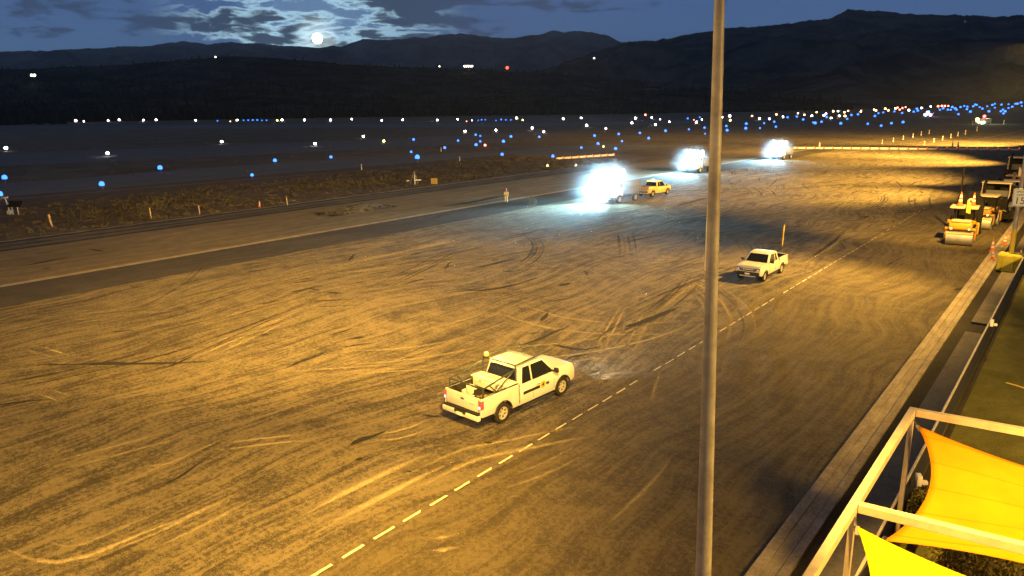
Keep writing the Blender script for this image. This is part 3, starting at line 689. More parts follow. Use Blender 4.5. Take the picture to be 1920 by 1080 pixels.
# ------------------------------------------------------------------ light poles
m_pole = mat('galvanised_pole', (.34, .32, .30), .55, .2, var=.28, vscale=1.6, bump=.2, bscale=6, grime=.45)
m_reflect = mat('cone_white', (.82, .80, .78), .4); m_lampbox = mat('lamp_housing', (.12, .12, .12), .5); m_lens = emat('sodium_lens', (1, .72, .3), 25)
m_safety = mat('safety_yellow', (.62, .47, .035), .6, var=.12, vscale=1.5, grime=.3, bump=.2)
m_conc_y = mat('painted_yellow_concrete', (.66, .56, .05), .8, var=.12, vscale=2, grime=.3, bump=.4)
def light_pole(loc, top, h, r0, r1, label, floods, yellow=0.0, base=None):
    t = thing('light_pole', label, 'light pole', loc, 0, 'floodlight poles along the apron edge')
    tx = Vector(top); bm = B(); ys_ = max(yellow, .02); n = 14
    pts = [tx * (ys_ / h + (1 - ys_ / h) * k / n) for k in range(n + 1)]
    tube(bm, [Vector((p.x, p.y, ys_ + (h - ys_) * k / n)) for k, p in enumerate(pts)], [r0 + (r1 - r0) * (ys_ + (h - ys_) * k / n) / h for k in range(n + 1)], 24); obj('shaft', bm, m_pole, t)
    z0 = base[2] if base else .12
    bm = B(); tube(bm, [(tx.x * z0 / h, tx.y * z0 / h, z0), (tx.x * ys_ / h, tx.y * ys_ / h, ys_)] if yellow else [(0, 0, 0), (0, 0, .05)], [r0 * 1.02, r0 * 1.01] if yellow else [r0 * 2, r0 * 2], 20)
    obj('pole_foot', bm, m_safety if yellow else m_pole, t)
    if base:
        w, d, hh = base; bm = B(); box(bm, (-w / 2, -d / 2, 0), (w / 2, d / 2, hh), .16, seg=3); box(bm, (-w * .30, -d / 2 - .12, 0), (w * .22, -d / 2 + .3, hh * .97), .1, seg=2); obj('base', bm, m_conc_y, t)
    bm = B(); c = tx * (11.0 / h); q = Vector((c.x, c.y, 0)); d_ = Vector((-.78, .62, 0)) * (r0 + (r1 - r0) * 11.0 / h + .02)
    tube(bm, [q + d_ + Vector((0, 0, 9.6)), q + d_ * 1.15 + Vector((0, 0, 10.2)), q + d_ * 1.1 + Vector((0, 0, 11.0)), q + d_ + Vector((0, 0, 11.4))], [.016, .022, .018, .016], 6); obj('cable', bm, m_reflect, t)
    top3 = Vector((tx.x, tx.y, h)); bm = B(); tube(bm, (top3 + Vector((-.1, -1.1, -.15)), top3 + Vector((-.1, 1.1, -.15))), .05, 8); obj('crossarm', bm, m_pole, t)
    for k, (aim, power, cone, blend) in enumerate(floods):
        q = top3 + Vector((-.18, -1.0 + 2.0 * k / max(1, len(floods) - 1), -.25)); aimv = Vector(aim) - Vector(loc)
        d = (aimv - q).normalized(); rot = d.to_track_quat('-Z', 'Y').to_matrix().to_4x4(); mt = Matrix.Translation(q) @ rot
        bm = B(); box(bm, (-.24, -.2, -.10), (.24, .2, .16), .03, mtx=mt); hd = obj('floodlight', bm, m_lampbox, t)
        bm = B(); box(bm, (-.2, -.16, -.112), (.2, .16, -.102), mtx=mt); obj('lens', bm, m_lens, hd)
        sp = q + d * .35; fh = Vector((d.x, d.y, 0)).normalized(); sd_ = Vector((-fh.y, fh.x, 0)); bm = B()
        plate(bm, [sp + fh * .30 - sd_ * .5 + Vector((0, 0, -.005)), sp + fh * .30 + sd_ * .5 + Vector((0, 0, -.005)), sp + fh * .30 + sd_ * .5 + Vector((0, 0, .42)), sp + fh * .30 - sd_ * .5 + Vector((0, 0, .42))], .01)
        plate(bm, [sp + fh * .29 - sd_ * .5 + Vector((0, 0, .40)), sp + fh * .29 + sd_ * .5 + Vector((0, 0, .40)), sp - fh * .45 + sd_ * .3 + Vector((0, 0, .32)), sp - fh * .45 - sd_ * .3 + Vector((0, 0, .32))], .01); obj('added_visor', bm, m_lampbox, hd)  # unseen flaps added to cut the beam above the horizontal
        spot('flood_beam', t, sp, aimv, power, SODIUM, cone, blend, .03)
    return t
K = 1000.0
light_pole((-3.82, 9.78, .10), (-.39, -.16, 0), 17.0, .150, .044, 'tall weathered grey metal pole crossing the whole view right of centre',
           [((-34, 18, 0), 64 * K, 92, 1), ((-15, 6, 0), 52 * K, 92, 1), ((-50, 44, 0), 185 * K, 60, 1), ((-72, 36, 0), 1700 * K, 56, 1), ((1.5, 17, 2), 34 * K, 46, .8)])
# unseen terminal lamp for the pole and path, then two lamps added as fill
spot('unseen_lamp', None, (15, 13, 13), (-4, 20, 0), 34 * K, SODIUM, 110, 1, 3.0)
spot('unseen_lamp', None, (12, 8, 12), (2, 46, 0), 70 * K, SODIUM, 64, 1, .6)  # no such lamp known; added to brighten the lawn
spot('unseen_lamp', None, (-14, -16, 14), (-34, 18, 0), 60 * K, SODIUM, 76, 1, .3)  # unseen, added to brighten the left of the apron
light_pole((-3.84, 62.6, .10), (.0, 0, 0), 16.0, .155, .11, 'grey metal pole with yellow lower shaft standing in a yellow concrete block',
           [((-20, 44, 0), 90 * K, 84, .9), ((-40, 66, 0), 230 * K, 84, 1), ((-9, 62, 0), 16 * K, 84, .8), ((-16, 88, 0), 60 * K, 74, .8), ((-72, 62, 0), 760 * K, 50, 1)], yellow=3.0, base=(1.5, 1.3, 1.25))
for yy, aims in ((116, [((-38, 104, 0), 230 * K, 76, .9), ((-50, 145, 0), 320 * K, 70, .9)]), (172, [((-45, 172, 0), 380 * K, 80, .9), ((-80, 212, 0), 800 * K, 60, .9)]), (232, [((-55, 256, 0), 800 * K, 66, .9), ((-20, 275, 0), 480 * K, 70, .9)])):
    light_pole((-3.7, yy, .1), (0, 0, 0), 16, .13, .09, 'grey floodlight pole farther along the apron edge', aims)
# speed sign
t = thing('speed_limit_sign', 'small white 15 speed limit sign strapped to the yellow footed pole', 'sign', (-3.84, 62.6, 5.35), R(14), 'signs')
del t['group']
m_sign = mat('sign_white', (.62, .70, .80), .4); m_blk = mat('sign_black', (.02, .025, .04), .5)
bm = B(); box(bm, (-.46, -.20, -.62), (.46, -.175, .62), .008); obj('panel', bm, m_sign, t)
bm = B(); box(bm, (-.06, -.174, -.3), (.06, -.14, .3)); obj('clamp', bm, m_pole, t)
fr = Matrix.Translation((0, -.203, 0)) @ Matrix.Rotation(R(90), 4, 'X')
bm = B()
for a, b in (((-.43, -.203, .57), (.43, -.2005, .59)), ((-.43, -.203, -.59), (.43, -.2005, -.57)), ((-.43, -.203, -.57), (-.41, -.2005, .57)), ((.41, -.203, -.57), (.43, -.2005, .57))): box(bm, a, b)
obj('border', bm, m_blk, t)
text_mesh('lettering', 'SPEED', .20, m_blk, t, fr @ Matrix.Translation((0, .40, 0)))
text_mesh('lettering', 'LIMIT', .20, m_blk, t, fr @ Matrix.Translation((0, .18, 0)))
text_mesh('lettering', '15', .68, m_blk, t, fr @ Matrix.Translation((0, -.24, 0)))

# ------------------------------------------------------------------ pickup trucks
m_white = mat('white_paint', (.60, .585, .56), .32, var=.03, vscale=2, coat=.4, grime=.12)
m_yelp = mat('yellow_paint', (.74, .56, .20), .35, var=.05, vscale=2, coat=.3, grime=.12)
m_glass = mat('dark_glass', (.012, .014, .018), .06, spec=.6)
m_black = mat('black_plastic', (.018, .018, .018), .55); m_tyre = mat('tyre_rubber', (.025, .023, .021), .9, var=.3, vscale=6, grime=.25, spec=.15)
m_rim = mat('alloy_rim', (.52, .50, .45), .4, .3, grime=.15, vscale=5); m_chrome = mat('chrome', (.7, .7, .7), .15, 1.0)
m_red = mat('red_lens', (.45, .012, .012), .25); m_redon = emat('lit_tail_lens', (1, .06, .04), .75); m_clear = mat('clear_lens', (.8, .8, .8), .12)
m_headon = emat('lit_head_lens', (.80, .92, 1), 9); m_amber = emat('amber_beacon', (1, .40, .02), 1.9); m_plate = mat('plate_white', (.75, .75, .72), .4)
m_rack = mat('green_rack_steel', (.045, .060, .052), .5, .2, var=.2); m_toolbox = mat('toolbox_white', (.70, .68, .62), .4, grime=.2)
m_decal = mat('decal_black', (.02, .022, .02), .4); m_emblem = mat('emblem_yellow', (.75, .38, .03), .4); m_badge = mat('badge_blue', (.02, .035, .10), .3)
m_archlip = mat('arch_lip', (.06, .055, .05), .6); m_interior = mat('cabin_trim', (.05, .045, .04), .8); m_debris = mat('brown_debris', (.20, .13, .06), .9, var=.4, vscale=6)

def wheel(parent, x, y, r, w, side):
    t = bpy.data.objects.new('wheel', None); COL.objects.link(t); t.parent = parent; t.location = (x, y, r); t.empty_display_size = .2
    bm = B(); h = w / 2
    lathe(bm, [(r * .62, -h), (r * .9, -h), (r * .985, -h * .72), (r, -h * .3), (r, h * .3), (r * .985, h * .72), (r * .9, h), (r * .62, h)], 26, 'Y', cap=False); obj('tyre', bm, m_tyre, t)
    s = side; bm = B(); lathe(bm, [(r * .61, s * h * .30), (.001, s * h * .30)], 18, 'Y', cap=False); obj('brake_disc', bm, m_black, t)
    bm = B()
    lathe(bm, [(r * .615, s * h * .1), (r * .615, s * h * .88), (r * .56, s * h * .9), (r * .51, s * h * .86), (r * .50, s * h * .35)], 22, 'Y', cap=False)
    for k in range(6):
        a = 2 * PI * k / 6; mt = Matrix.Rotation(a, 4, 'Y'); box(bm, (r * .10, min(s * h * .42, s * h * .80), -r * .075), (r * .55, max(s * h * .42, s * h * .80), r * .075), .01, mtx=mt)
    lathe(bm, [(r * .13, s * h * .4), (r * .13, s * h * .86), (.001, s * h * .88)], 12, 'Y'); obj('rim', bm, m_rim, t)
    return t

def pickup(name, label, loc, rz, D, paint, group=None, rack=False, beacon=False, head_on=False, decal=False, tails=False, mesh_text=False):
    """D: L half-lengths and heights of one make of pickup"""
    t = thing(name, label, 'pickup truck', loc, rz, group)
    W = D['W'] / 2; xf, xr = D['xf'], D['xr']; af, ar = D['af'], D['ar']; wr = D['wr']; belt = D['belt']; rail = D['rail']; roof = D['roof']
    cb, rf, rb, cr = D['cb'], D['rf'], D['rb'], D['cr']; hood = D['hood']; sill = .43; ra = wr + .075
    # lower body ahead of the bed, wheel arch cut through it
    poly = [(xf - .02, .62), (xf, .80), (xf - .03, hood - .17), (xf - .14, hood - .04), (xf - .45, hood), (cb, belt + .015), (cr, belt + .015), (cr, sill)] + [(af - ra, sill)] + arc(af, wr, ra, 172, 8, 10) + [(af + ra, .5), (xf - .10, .52)]
    poly = [(x, z) for x, z in poly if not (abs(x - (af - ra)) < 1e-6 and z < sill - .01)]
    bm = B(); vs = prism(bm, poly, -W, W, .05, 3)
    for co, no in [((0, 0, z), (0, 0, 1)) for z in (.62, .76, .9, 1.02, 1.14)] + [((x, 0, 0), (1, 0, 0)) for x in (af + .3, af + .55, af + .75, af - .6)] + [((0, y, 0), (0, 1, 0)) for y in (-W * .6, -W * .25, W * .25, W * .6)]:
        bmesh.ops.bisect_plane(bm, geom=bm.verts[:] + bm.edges[:] + bm.faces[:], plane_co=co, plane_no=no)
    for v in bm.verts:                                     # plan taper at the nose, tumblehome and swollen arches
        k = max(0, (v.co.x - (af + .3)) / (xf - af - .3)); v.co.y *= 1 - .085 * k * k
        if v.co.z > .95: v.co.y *= 1 - .10 * min(1, (v.co.z - .95) / .45)
        v.co.y *= 1 - .030 * ((v.co.z - .84) / .38) ** 2
        if v.co.x > cb and v.co.z > hood - .2: v.co.z += .045 * (1 - (v.co.y / W) ** 2) - .02 * (abs(abs(v.co.y) - W * .25) < .02)
        fl = max(0, 1 - abs(math.hypot(v.co.x - af, v.co.z - wr) - ra) / .12)
        if abs(v.co.y) > W * .9: v.co.y += math.copysign(.022 * fl, v.co.y)
    # bed sides, floor, front wall
    for s in (-1, 1):
        poly = [(cr - .012, sill + .02), (cr - .012, rail), (xr + .10, rail), (xr + .03, rail - .06), (xr + .02, .66), (xr + .06, .60), (ar - ra, .58)] + arc(ar, wr, ra, 162, 18, 10) + [(ar + ra, sill + .02)]
        a, b = sorted((s * W, s * (W - .11))); vs = prism(bm, poly, a, b, .025, 2)
        for v in {v for v in bm.verts if v.co.x < cr - .005}:
            pass
    for v in bm.verts:
        if v.co.x < cr - .006 and v.co.z > 1.0 and abs(v.co.y) > W - .03: v.co.y *= 1 - .03 * (v.co.z - 1.0) / .4
    box(bm, (xr + .08, -W + .115, .80), (cr - .03, W - .115, .86)); box(bm, (cr - .075, -W + .115, .862), (cr - .03, W - .115, rail - .02), .01)
    for s in (-1, 1): box(bm, (ar - .42, s * (W - .115) - (.16 if s > 0 else 0), .862), (ar + .42, s * (W - .115) + (0 if s > 0 else .16), 1.04), .03)
    obj('body', bm, paint, t)
    bm = B(); box(bm, (xr + .085, -W + .12, .864), (cr - .08, W - .12, .872))
    for s in (-1, 1): box(bm, (xr + .085, s * (W - .128) - .006, .873), (cr - .08, s * (W - .128) + .006, rail - .02))
    box(bm, (xr + .078, -W + .14, .873), (xr + .084, W - .14, rail - .03)); obj('bed_liner', bm, mat('bed_liner', (.03, .027, .024), .9, spec=.1), t)
    # frame and axles under the body
    bm = B(); box(bm, (xr + .15, -W + .14, .40), (xf - .25, W - .14, .50)); tube(bm, ((ar, -W + .2, wr), (ar, W - .2, wr)), .07, 8); tube(bm, ((af, -W + .2, wr), (af, W - .2, wr)), .06, 8); obj('chassis', bm, m_black, t)
    # bed rail caps
    for s in (-1, 1):
        bm = B(); box(bm, (xr + .09, s * (W - .075) - .055, rail + .002), (cr - .03, s * (W - .075) + .055, rail + .02), .006); obj('rail_cap', bm, m_black, t)
    # cab greenhouse
    wb, wt = W * .93, W * .77
    def hw(z): return wb + (wt - wb) * (z - belt) / (roof - belt)
    prof = [(cb, belt), (rf + .10, roof - .055), (rf - .12, roof - .004), ((rf + rb) / 2, roof + .012), (rb + .14, roof - .004), (rb, roof - .05), (cr + .01, belt)]
    bm = B(); vs = prism(bm, prof, -1, 1)
    for v in vs: v.co.y *= hw(v.co.z)
    es = [e for e in bm.edges if e.calc_face_angle(0) > R(30)]
    bmesh.ops.bevel(bm, geom=es, offset=.05, segments=3, affect='EDGES', profile=.5, clamp_overlap=True)
    obj('cab', bm, paint, t)
    # panes stand 6 mm proud of the cab
    def front_x(z): return cb + (rf + .10 - cb) * (z - belt) / (roof - .055 - belt)
    def rear_x(z): return cr + .01 + (rb - cr - .01) * (z - belt) / (roof - .05 - belt)
    z0, z1 = belt + .05, roof - .11
    bm = B(); plate(bm, [(front_x(z0) + .004, -hw(z0) + .10, z0), (front_x(z0) + .004, hw(z0) - .10, z0), (front_x(z1) + .004, hw(z1) - .10, z1), (front_x(z1) + .004, -hw(z1) + .10, z1)], .006); obj('windshield', bm, m_glass, t)
    zz0, zz1 = belt + .10, roof - .13
    bm = B(); plate(bm, [(rear_x(zz0) - .004, hw(zz0) - .10, zz0), (rear_x(zz0) - .004, -hw(zz0) + .10, zz0), (rear_x(zz1) - .004, -hw(zz1) + .10, zz1), (rear_x(zz1) - .004, hw(zz1) - .10, zz1)], .006); obj('rear_window', bm, m_glass, t)
    bp = D['bpil']; dz0, dz1 = belt + .035, roof - .10
    for s in (-1, 1):
        def P(x, z): return (x, s * (hw(z) + .003), z)
        for nm, xs in (('front_window', ((front_x(dz0) - .16, front_x(dz1) - .12), (bp + .05, bp + .05))), ('back_window', ((bp - .04, bp - .04), (rear_x(dz0) + .20, rear_x(dz1) + .20)))):
            pts = [P(xs[0][0], dz0), P(xs[0][1], dz1), P(xs[1][1], dz1), P(xs[1][0], dz0)]
            if s > 0: pts = pts[::-1]
            bm = B(); plate(bm, pts, .005); obj(nm, bm, m_glass, t)
        # door seams and handles
        for x in (bp, cb - .22, cr + .02):
            bm = B(); a, b = sorted((s * (W - .03), s * (W + .0015))); box(bm, (x - .006, a, sill + .14), (x + .006, b, .96)); obj('door_seam', bm, m_black, t)
        bm = B(); box(bm, (bp + .07, s * (W * .985) - .02, 1.0), (bp + .27, s * (W * .985) + .02, 1.035), .008); obj('door_handle', bm, paint, t)
        bm = B(); q = front_x(belt + .08) - .20; box(bm, (q, s * (W + .02) if s > 0 else s * (W + .25), belt + .02), (q + .10, s * (W + .25) if s > 0 else s * (W + .02), belt + .22), .035, seg=2); box(bm, (q + .02, s * (W - .16) if s > 0 else s * (W + .03), belt + .05), (q + .07, s * (W + .03) if s > 0 else s * (W - .16), belt + .10)); obj('mirror', bm, m_black, t)
        bm = B(); box(bm, (cr + .1, s * W - .06, sill - .12), (af - ra - .1, s * W + .03, sill - .06), .015); obj('running_board', bm, m_black, t)
        for ax in (af, ar):                                # dark inner arch
            wheel(t, ax, s * (W - .145), wr, .27, s)
    # tailgate and rear
    bm = B(); box(bm, (xr, -W + .125, .80), (xr + .075, W - .125, rail - .005), .02, seg=2); box(bm, (xr - .006, -W + .30, 1.08), (xr + .01, W - .30, 1.12), .004); tg = obj('tailgate', bm, paint, t)
    bm = B(); lathe(bm, [(.10, -.012), (.095, 0.0), (.001, .004)], 20, 'X'); o = obj('badge', bm, m_badge, tg, (xr - .002, 0, 1.16)); o.scale = (-1, 1.15, .5)
    bm = B(); box(bm, (xr - .005, -.23, 1.245), (xr + .003, .23, 1.25)); box(bm, (xr - .005, -.62, 1.04), (xr + .002, -.40, 1.10)); obj('tailgate_trim', bm, mat('grey_trim', (.35, .33, .30), .4), tg)
    bm = B(); box(bm, (xr - .16, -W + .03, .50), (xr + .02, W - .03, .70), .04, seg=2); obj('rear_bumper', bm, paint, t)
    bm = B(); box(bm, (xr - .165, -.32, .60), (xr - .02, .32, .715), .02); box(bm, (xr - .10, -W + .1, .702), (xr + .02, W - .1, .78)); obj('bumper_step', bm, m_black, t)
    bm = B(); box(bm, (xr - .172, -.16, .52), (xr - .166, .16, .66)); obj('licence_plate', bm, m_plate, t)
    for s in (-1, 1):
        a, b = sorted((s * (W - .155), s * (W + .004)))
        bm = B(); box(bm, (xr - .012, a, .93), (xr + .16, b, 1.27), .025, seg=2); tl = obj('tail_light', bm, m_redon if tails else m_red, t)
        bm = B(); box(bm, (xr - .020, a + .03, .96), (xr - .013, b - .03, 1.07)); obj('reversing_lens', bm, emat('lit_reversing_lens', (1, .9, .85), 1.3) if tails else m_clear, tl)
    for a_, b_ in (((xr - .003, -W + .128, .80), (xr + .05, -W + .140, rail - .02)), ((xr - .003, W - .140, .80), (xr + .05, W - .128, rail - .02))):
        bm = B(); box(bm, a_, b_); obj('tailgate_gap', bm, m_black, t)
    for s in (-1, 1):
        bm = B(); a, b = sorted((s * (W - .06), s * (W * .992))); box(bm, (cr - .014, a, sill + .1), (cr + .004, b, rail - .03)); obj('bed_gap', bm, m_black, t)
        for ax in (af, ar):
            bm = B(); o_, i_ = ra + .018, ra - .012; pr = arc(ax, wr, o_, 172, 8, 14) + arc(ax, wr, i_, 8, 172, 14); a, b = sorted((s * (W - .05), s * (W + .024))); prism(bm, pr, a, b); obj('arch_lip', bm, m_archlip, t)
    # nose
    bm = B(); box(bm, (xf - .07, -W * .60, .80), (xf + .012, W * .60, hood - .16), .02); gr = obj('grille', bm, m_black, t)
    bm = B()
    for z in (.88, .96): box(bm, (xf + .013, -W * .55, z), (xf + .028, W * .55, z + .025), .004)
    obj('grille_bar', bm, mat('grey_trim'), gr)
    if mesh_text:
        bm = B()
        for k in range(6): box(bm, (xf + .029, -.33 + .12 * k, .895), (xf + .036, -.33 + .12 * k + .075, .955))
        obj('grille_lettering', bm, m_plate, gr)
    for s in (-1, 1):
        a, b = sorted((s * W * .60, s * W * .885))
        bm = B(); box(bm, (xf - .16, a, .86), (xf - .005, b, hood - .13), .03, seg=2); hl = obj('headlight', bm, m_black, t)
        bm = B(); box(bm, (xf - .06, a + .05, .88), (xf + .004, b - .04, hood - .17), .02); obj('lens', bm, m_headon if head_on else m_clear, hl)
    bm = B(); box(bm, (xf - .10, -W * .86, .50), (xf + .09, W * .86, .76), .045, seg=2); obj('front_bumper', bm, m_black if mesh_text else paint, t)
    bm = B(); box(bm, (xf + .092, -.17, .58), (xf + .098, .17, .69)); obj('licence_plate', bm, m_plate, t)
    bm = B(); box(bm, (xf - .05, -W * .6, .43), (xf + .07, W * .6, .497), .02); obj('skid_plate', bm, paint if mesh_text else m_black, t)
    if head_on:
        for s in (-1, 1): spot('headlamp_beam', t, (xf + .15, s * W * .75, .95), (xf + 9, s * W * .9, .0), 700, (.85, .93, 1), 60, .7, .06)
    # roof ribs
    bm = B()
    for k in range(5): box(bm, (rb + .25, -.40 + .2 * k - .03, roof + .004), (rf - .25, -.40 + .2 * k + .03, roof + .034), .005)
    obj('roof_rib', bm, paint, t)
    if decal:
        for s in (-1, 1):
            yy = s * (W + .004); bm = B(); a, b = sorted((yy - s * .012, yy)); box(bm, (cr + .22, a, .82), (bp + .42, b, .95), .004); obj('door_stripe', bm, m_decal, t)
            bm = B(); lathe(bm, [(.15, 0), (.15, s * .010), (.001, s * .011)], 20, 'Y'); em = obj('door_emblem', bm, m_emblem, t, (bp + .62, yy - s * .004, .92))
            bm = B(); lathe(bm, [(.07, 0), (.07, s * .004), (.001, s * .0045)], 6, 'Y'); obj('emblem_centre', bm, m_decal, em, (0, s * .0105, 0))
            bm = B(); a, b = sorted((yy - s * .012, yy)); box(bm, (bp + .82, a, .84), (bp + 1.02, b, .95), .004); box(bm, (bp + .25, a, 1.0), (bp + .42, b, 1.03)); obj('door_stripe', bm, m_decal, t)
    if rack:
        bm = B(); rz_ = roof + .13; yo = W - .10; r_ = .034
        px_ = [xr + .22, xr + .95, cr - .10]
        for s in (-1, 1):
            tube(bm, ((px_[0], s * yo, rail + .02), (px_[0], s * yo, rz_ - .42)), r_, 8)
            tube(bm, ((px_[2], s * yo, rail + .02), (px_[2], s * (yo - .04), rz_)), r_, 8)
            tube(bm, ((px_[0], s * yo, rz_ - .42), (px_[2], s * (yo - .04), rz_ - .16)), r_, 8)
            tube(bm, ((px_[1], s * yo, rail + .02), (px_[0] + .35, s * yo, rz_ - .38)), r_ * .8, 8)
            tube(bm, ((px_[1], s * yo, rail + .02), (px_[2] - .2, s * yo, rz_ - .20)), r_ * .8, 8)
            tube(bm, ((px_[2] - .02, s * (yo - .04), rz_), (rf + .1, s * (yo - .12), rz_ + .03), (cb - .45, s * (yo - .14), rz_ + .02)), r_, 8)
        tube(bm, ((px_[0], -yo, rz_ - .42), (px_[0], yo, rz_ - .42)), r_, 8); tube(bm, ((px_[2], -yo + .04, rz_), (px_[2], yo - .04, rz_)), r_, 8)
        tube(bm, ((cb - .45, -yo + .14, rz_ + .02), (cb - .45, yo - .14, rz_ + .02)), r_, 8); tube(bm, ((rf - .35, -yo + .10, rz_ + .028), (rf - .35, yo - .10, rz_ + .028)), r_, 8)
        obj('ladder_rack', bm, m_rack, t)
        bm = B(); box(bm, (cr - .72, -W + .13, rail - .30), (cr - .10, W - .13, rail + .045), .03, seg=2); box(bm, (cr - .735, -W + .02, rail + .046), (cr - .085, W - .02, rail + .11), .02, seg=2); tb = obj('toolbox', bm, m_toolbox, t)
        bm = B(); box(bm, (cr - .55, -.35, rail + .111), (cr - .25, .30, rail + .118)); box(bm, (cr - .747, -.5, rail - .06), (cr - .72, -.40, rail + .02), .005); box(bm, (cr - .747, .4, rail - .06), (cr - .72, .5, rail + .02), .005); obj('toolbox_latch', bm, mat('grey_trim'), tb)
        bm = B(); box(bm, (xr + .35, .05, .862), (xr + .75, .5, 1.05), .03); box(bm, (xr + .9, .5, .862), (xr + 1.15, .72, 1.25), .03); obj('jerry_can', bm, m_toolbox, t)
        bm = B(); rn = random.Random(4)
        for k in range(26):
            q = Matrix.Translation((xr + rn.uniform(.3, 1.1), rn.uniform(-.65, -.05), rn.uniform(.89, 1.0))) @ Matrix.Rotation(rn.uniform(0, 3), 4, 'Z') @ Matrix.Rotation(rn.uniform(-.5, .5), 4, 'X'); box(bm, (-.13, -.05, -.03), (.13, .05, .03), .01, mtx=q)
        obj('debris_load', bm, m_debris, t)
    if beacon:
        bz = roof + (.16 if rack else .02); bx = cr - .12 if rack else rb + .35; by = W - .35 if rack else 0
        bm = B(); lathe(bm, [(.11, 0), (.11, .05), (.001, .05)], 14, 'Z'); bb = obj('beacon', bm, m_black, t, (bx, by, bz))
        bm = B(); lathe(bm, [(.10, .052), (.105, .12), (.085, .19), (.001, .215)], 16, 'Z'); obj('beacon_lens', bm, m_amber, bb)
        point('beacon_glow', t, (bx, by, bz + .42), 260 if rack else 1800, (1, .5, .08), .12)
    return t

FULL = dict(W=2.03, xf=2.86, xr=-2.98, af=1.94, ar=-1.75, wr=.43, belt=1.24, rail=1.36, roof=1.98, cb=1.58, rf=.76, rb=-.60, cr=-.80, hood=1.27, bpil=.02)
MID = dict(W=1.86, xf=2.52, xr=-2.72, af=1.66, ar=-1.56, wr=.375, belt=1.15, rail=1.27, roof=1.80, cb=1.10, rf=.36, rb=-.72, cr=-.92, hood=1.16, bpil=-.22)
def heading(dx, dy): return math.atan2(dy, dx)
pickup('pickup_truck', 'white pickup with green ladder rack, toolbox and glowing amber beacon, nearest vehicle', (-17.62, 22.45, 0), heading(.0706, .9975), FULL, m_white, 'pickup trucks on the apron', rack=True, beacon=True, head_on=True, decal=True, tails=True)
rt = pickup('pickup_truck', 'plain white pickup facing the camera with black grille, dark empty bed behind', (-17.72, 51.3, 0), heading(-.02, -1), MID, m_white, 'pickup trucks on the apron', mesh_text=True)
pickup('pickup_truck', 'far yellow pickup with a lit roof beacon, parked beside the blinding floodlit truck', (-46.6, 90.5, 0), heading(.08, 1), FULL, m_yelp, 'pickup trucks on the apron', beacon=True, tails=True)
t = thing('whip_flag', 'tall slim yellow whip marker standing up behind the white pickup bed', 'marker', (-17.72 + .30, 54.35, 0))
bm = B(); tube(bm, ((0, 0, 0), (0, 0, 1.1), (.05, .05, 1.75)), .018, 6); obj('stake', bm, m_rack, t)
bm = B(); tube(bm, ((.05, .05, 1.75), (.07, .08, 3.0), (.10, .1, 3.3)), [.035, .055, .04], 8); obj('marker_sleeve', bm, mat('flag_yellow', (.85, .58, .05), .6), t)

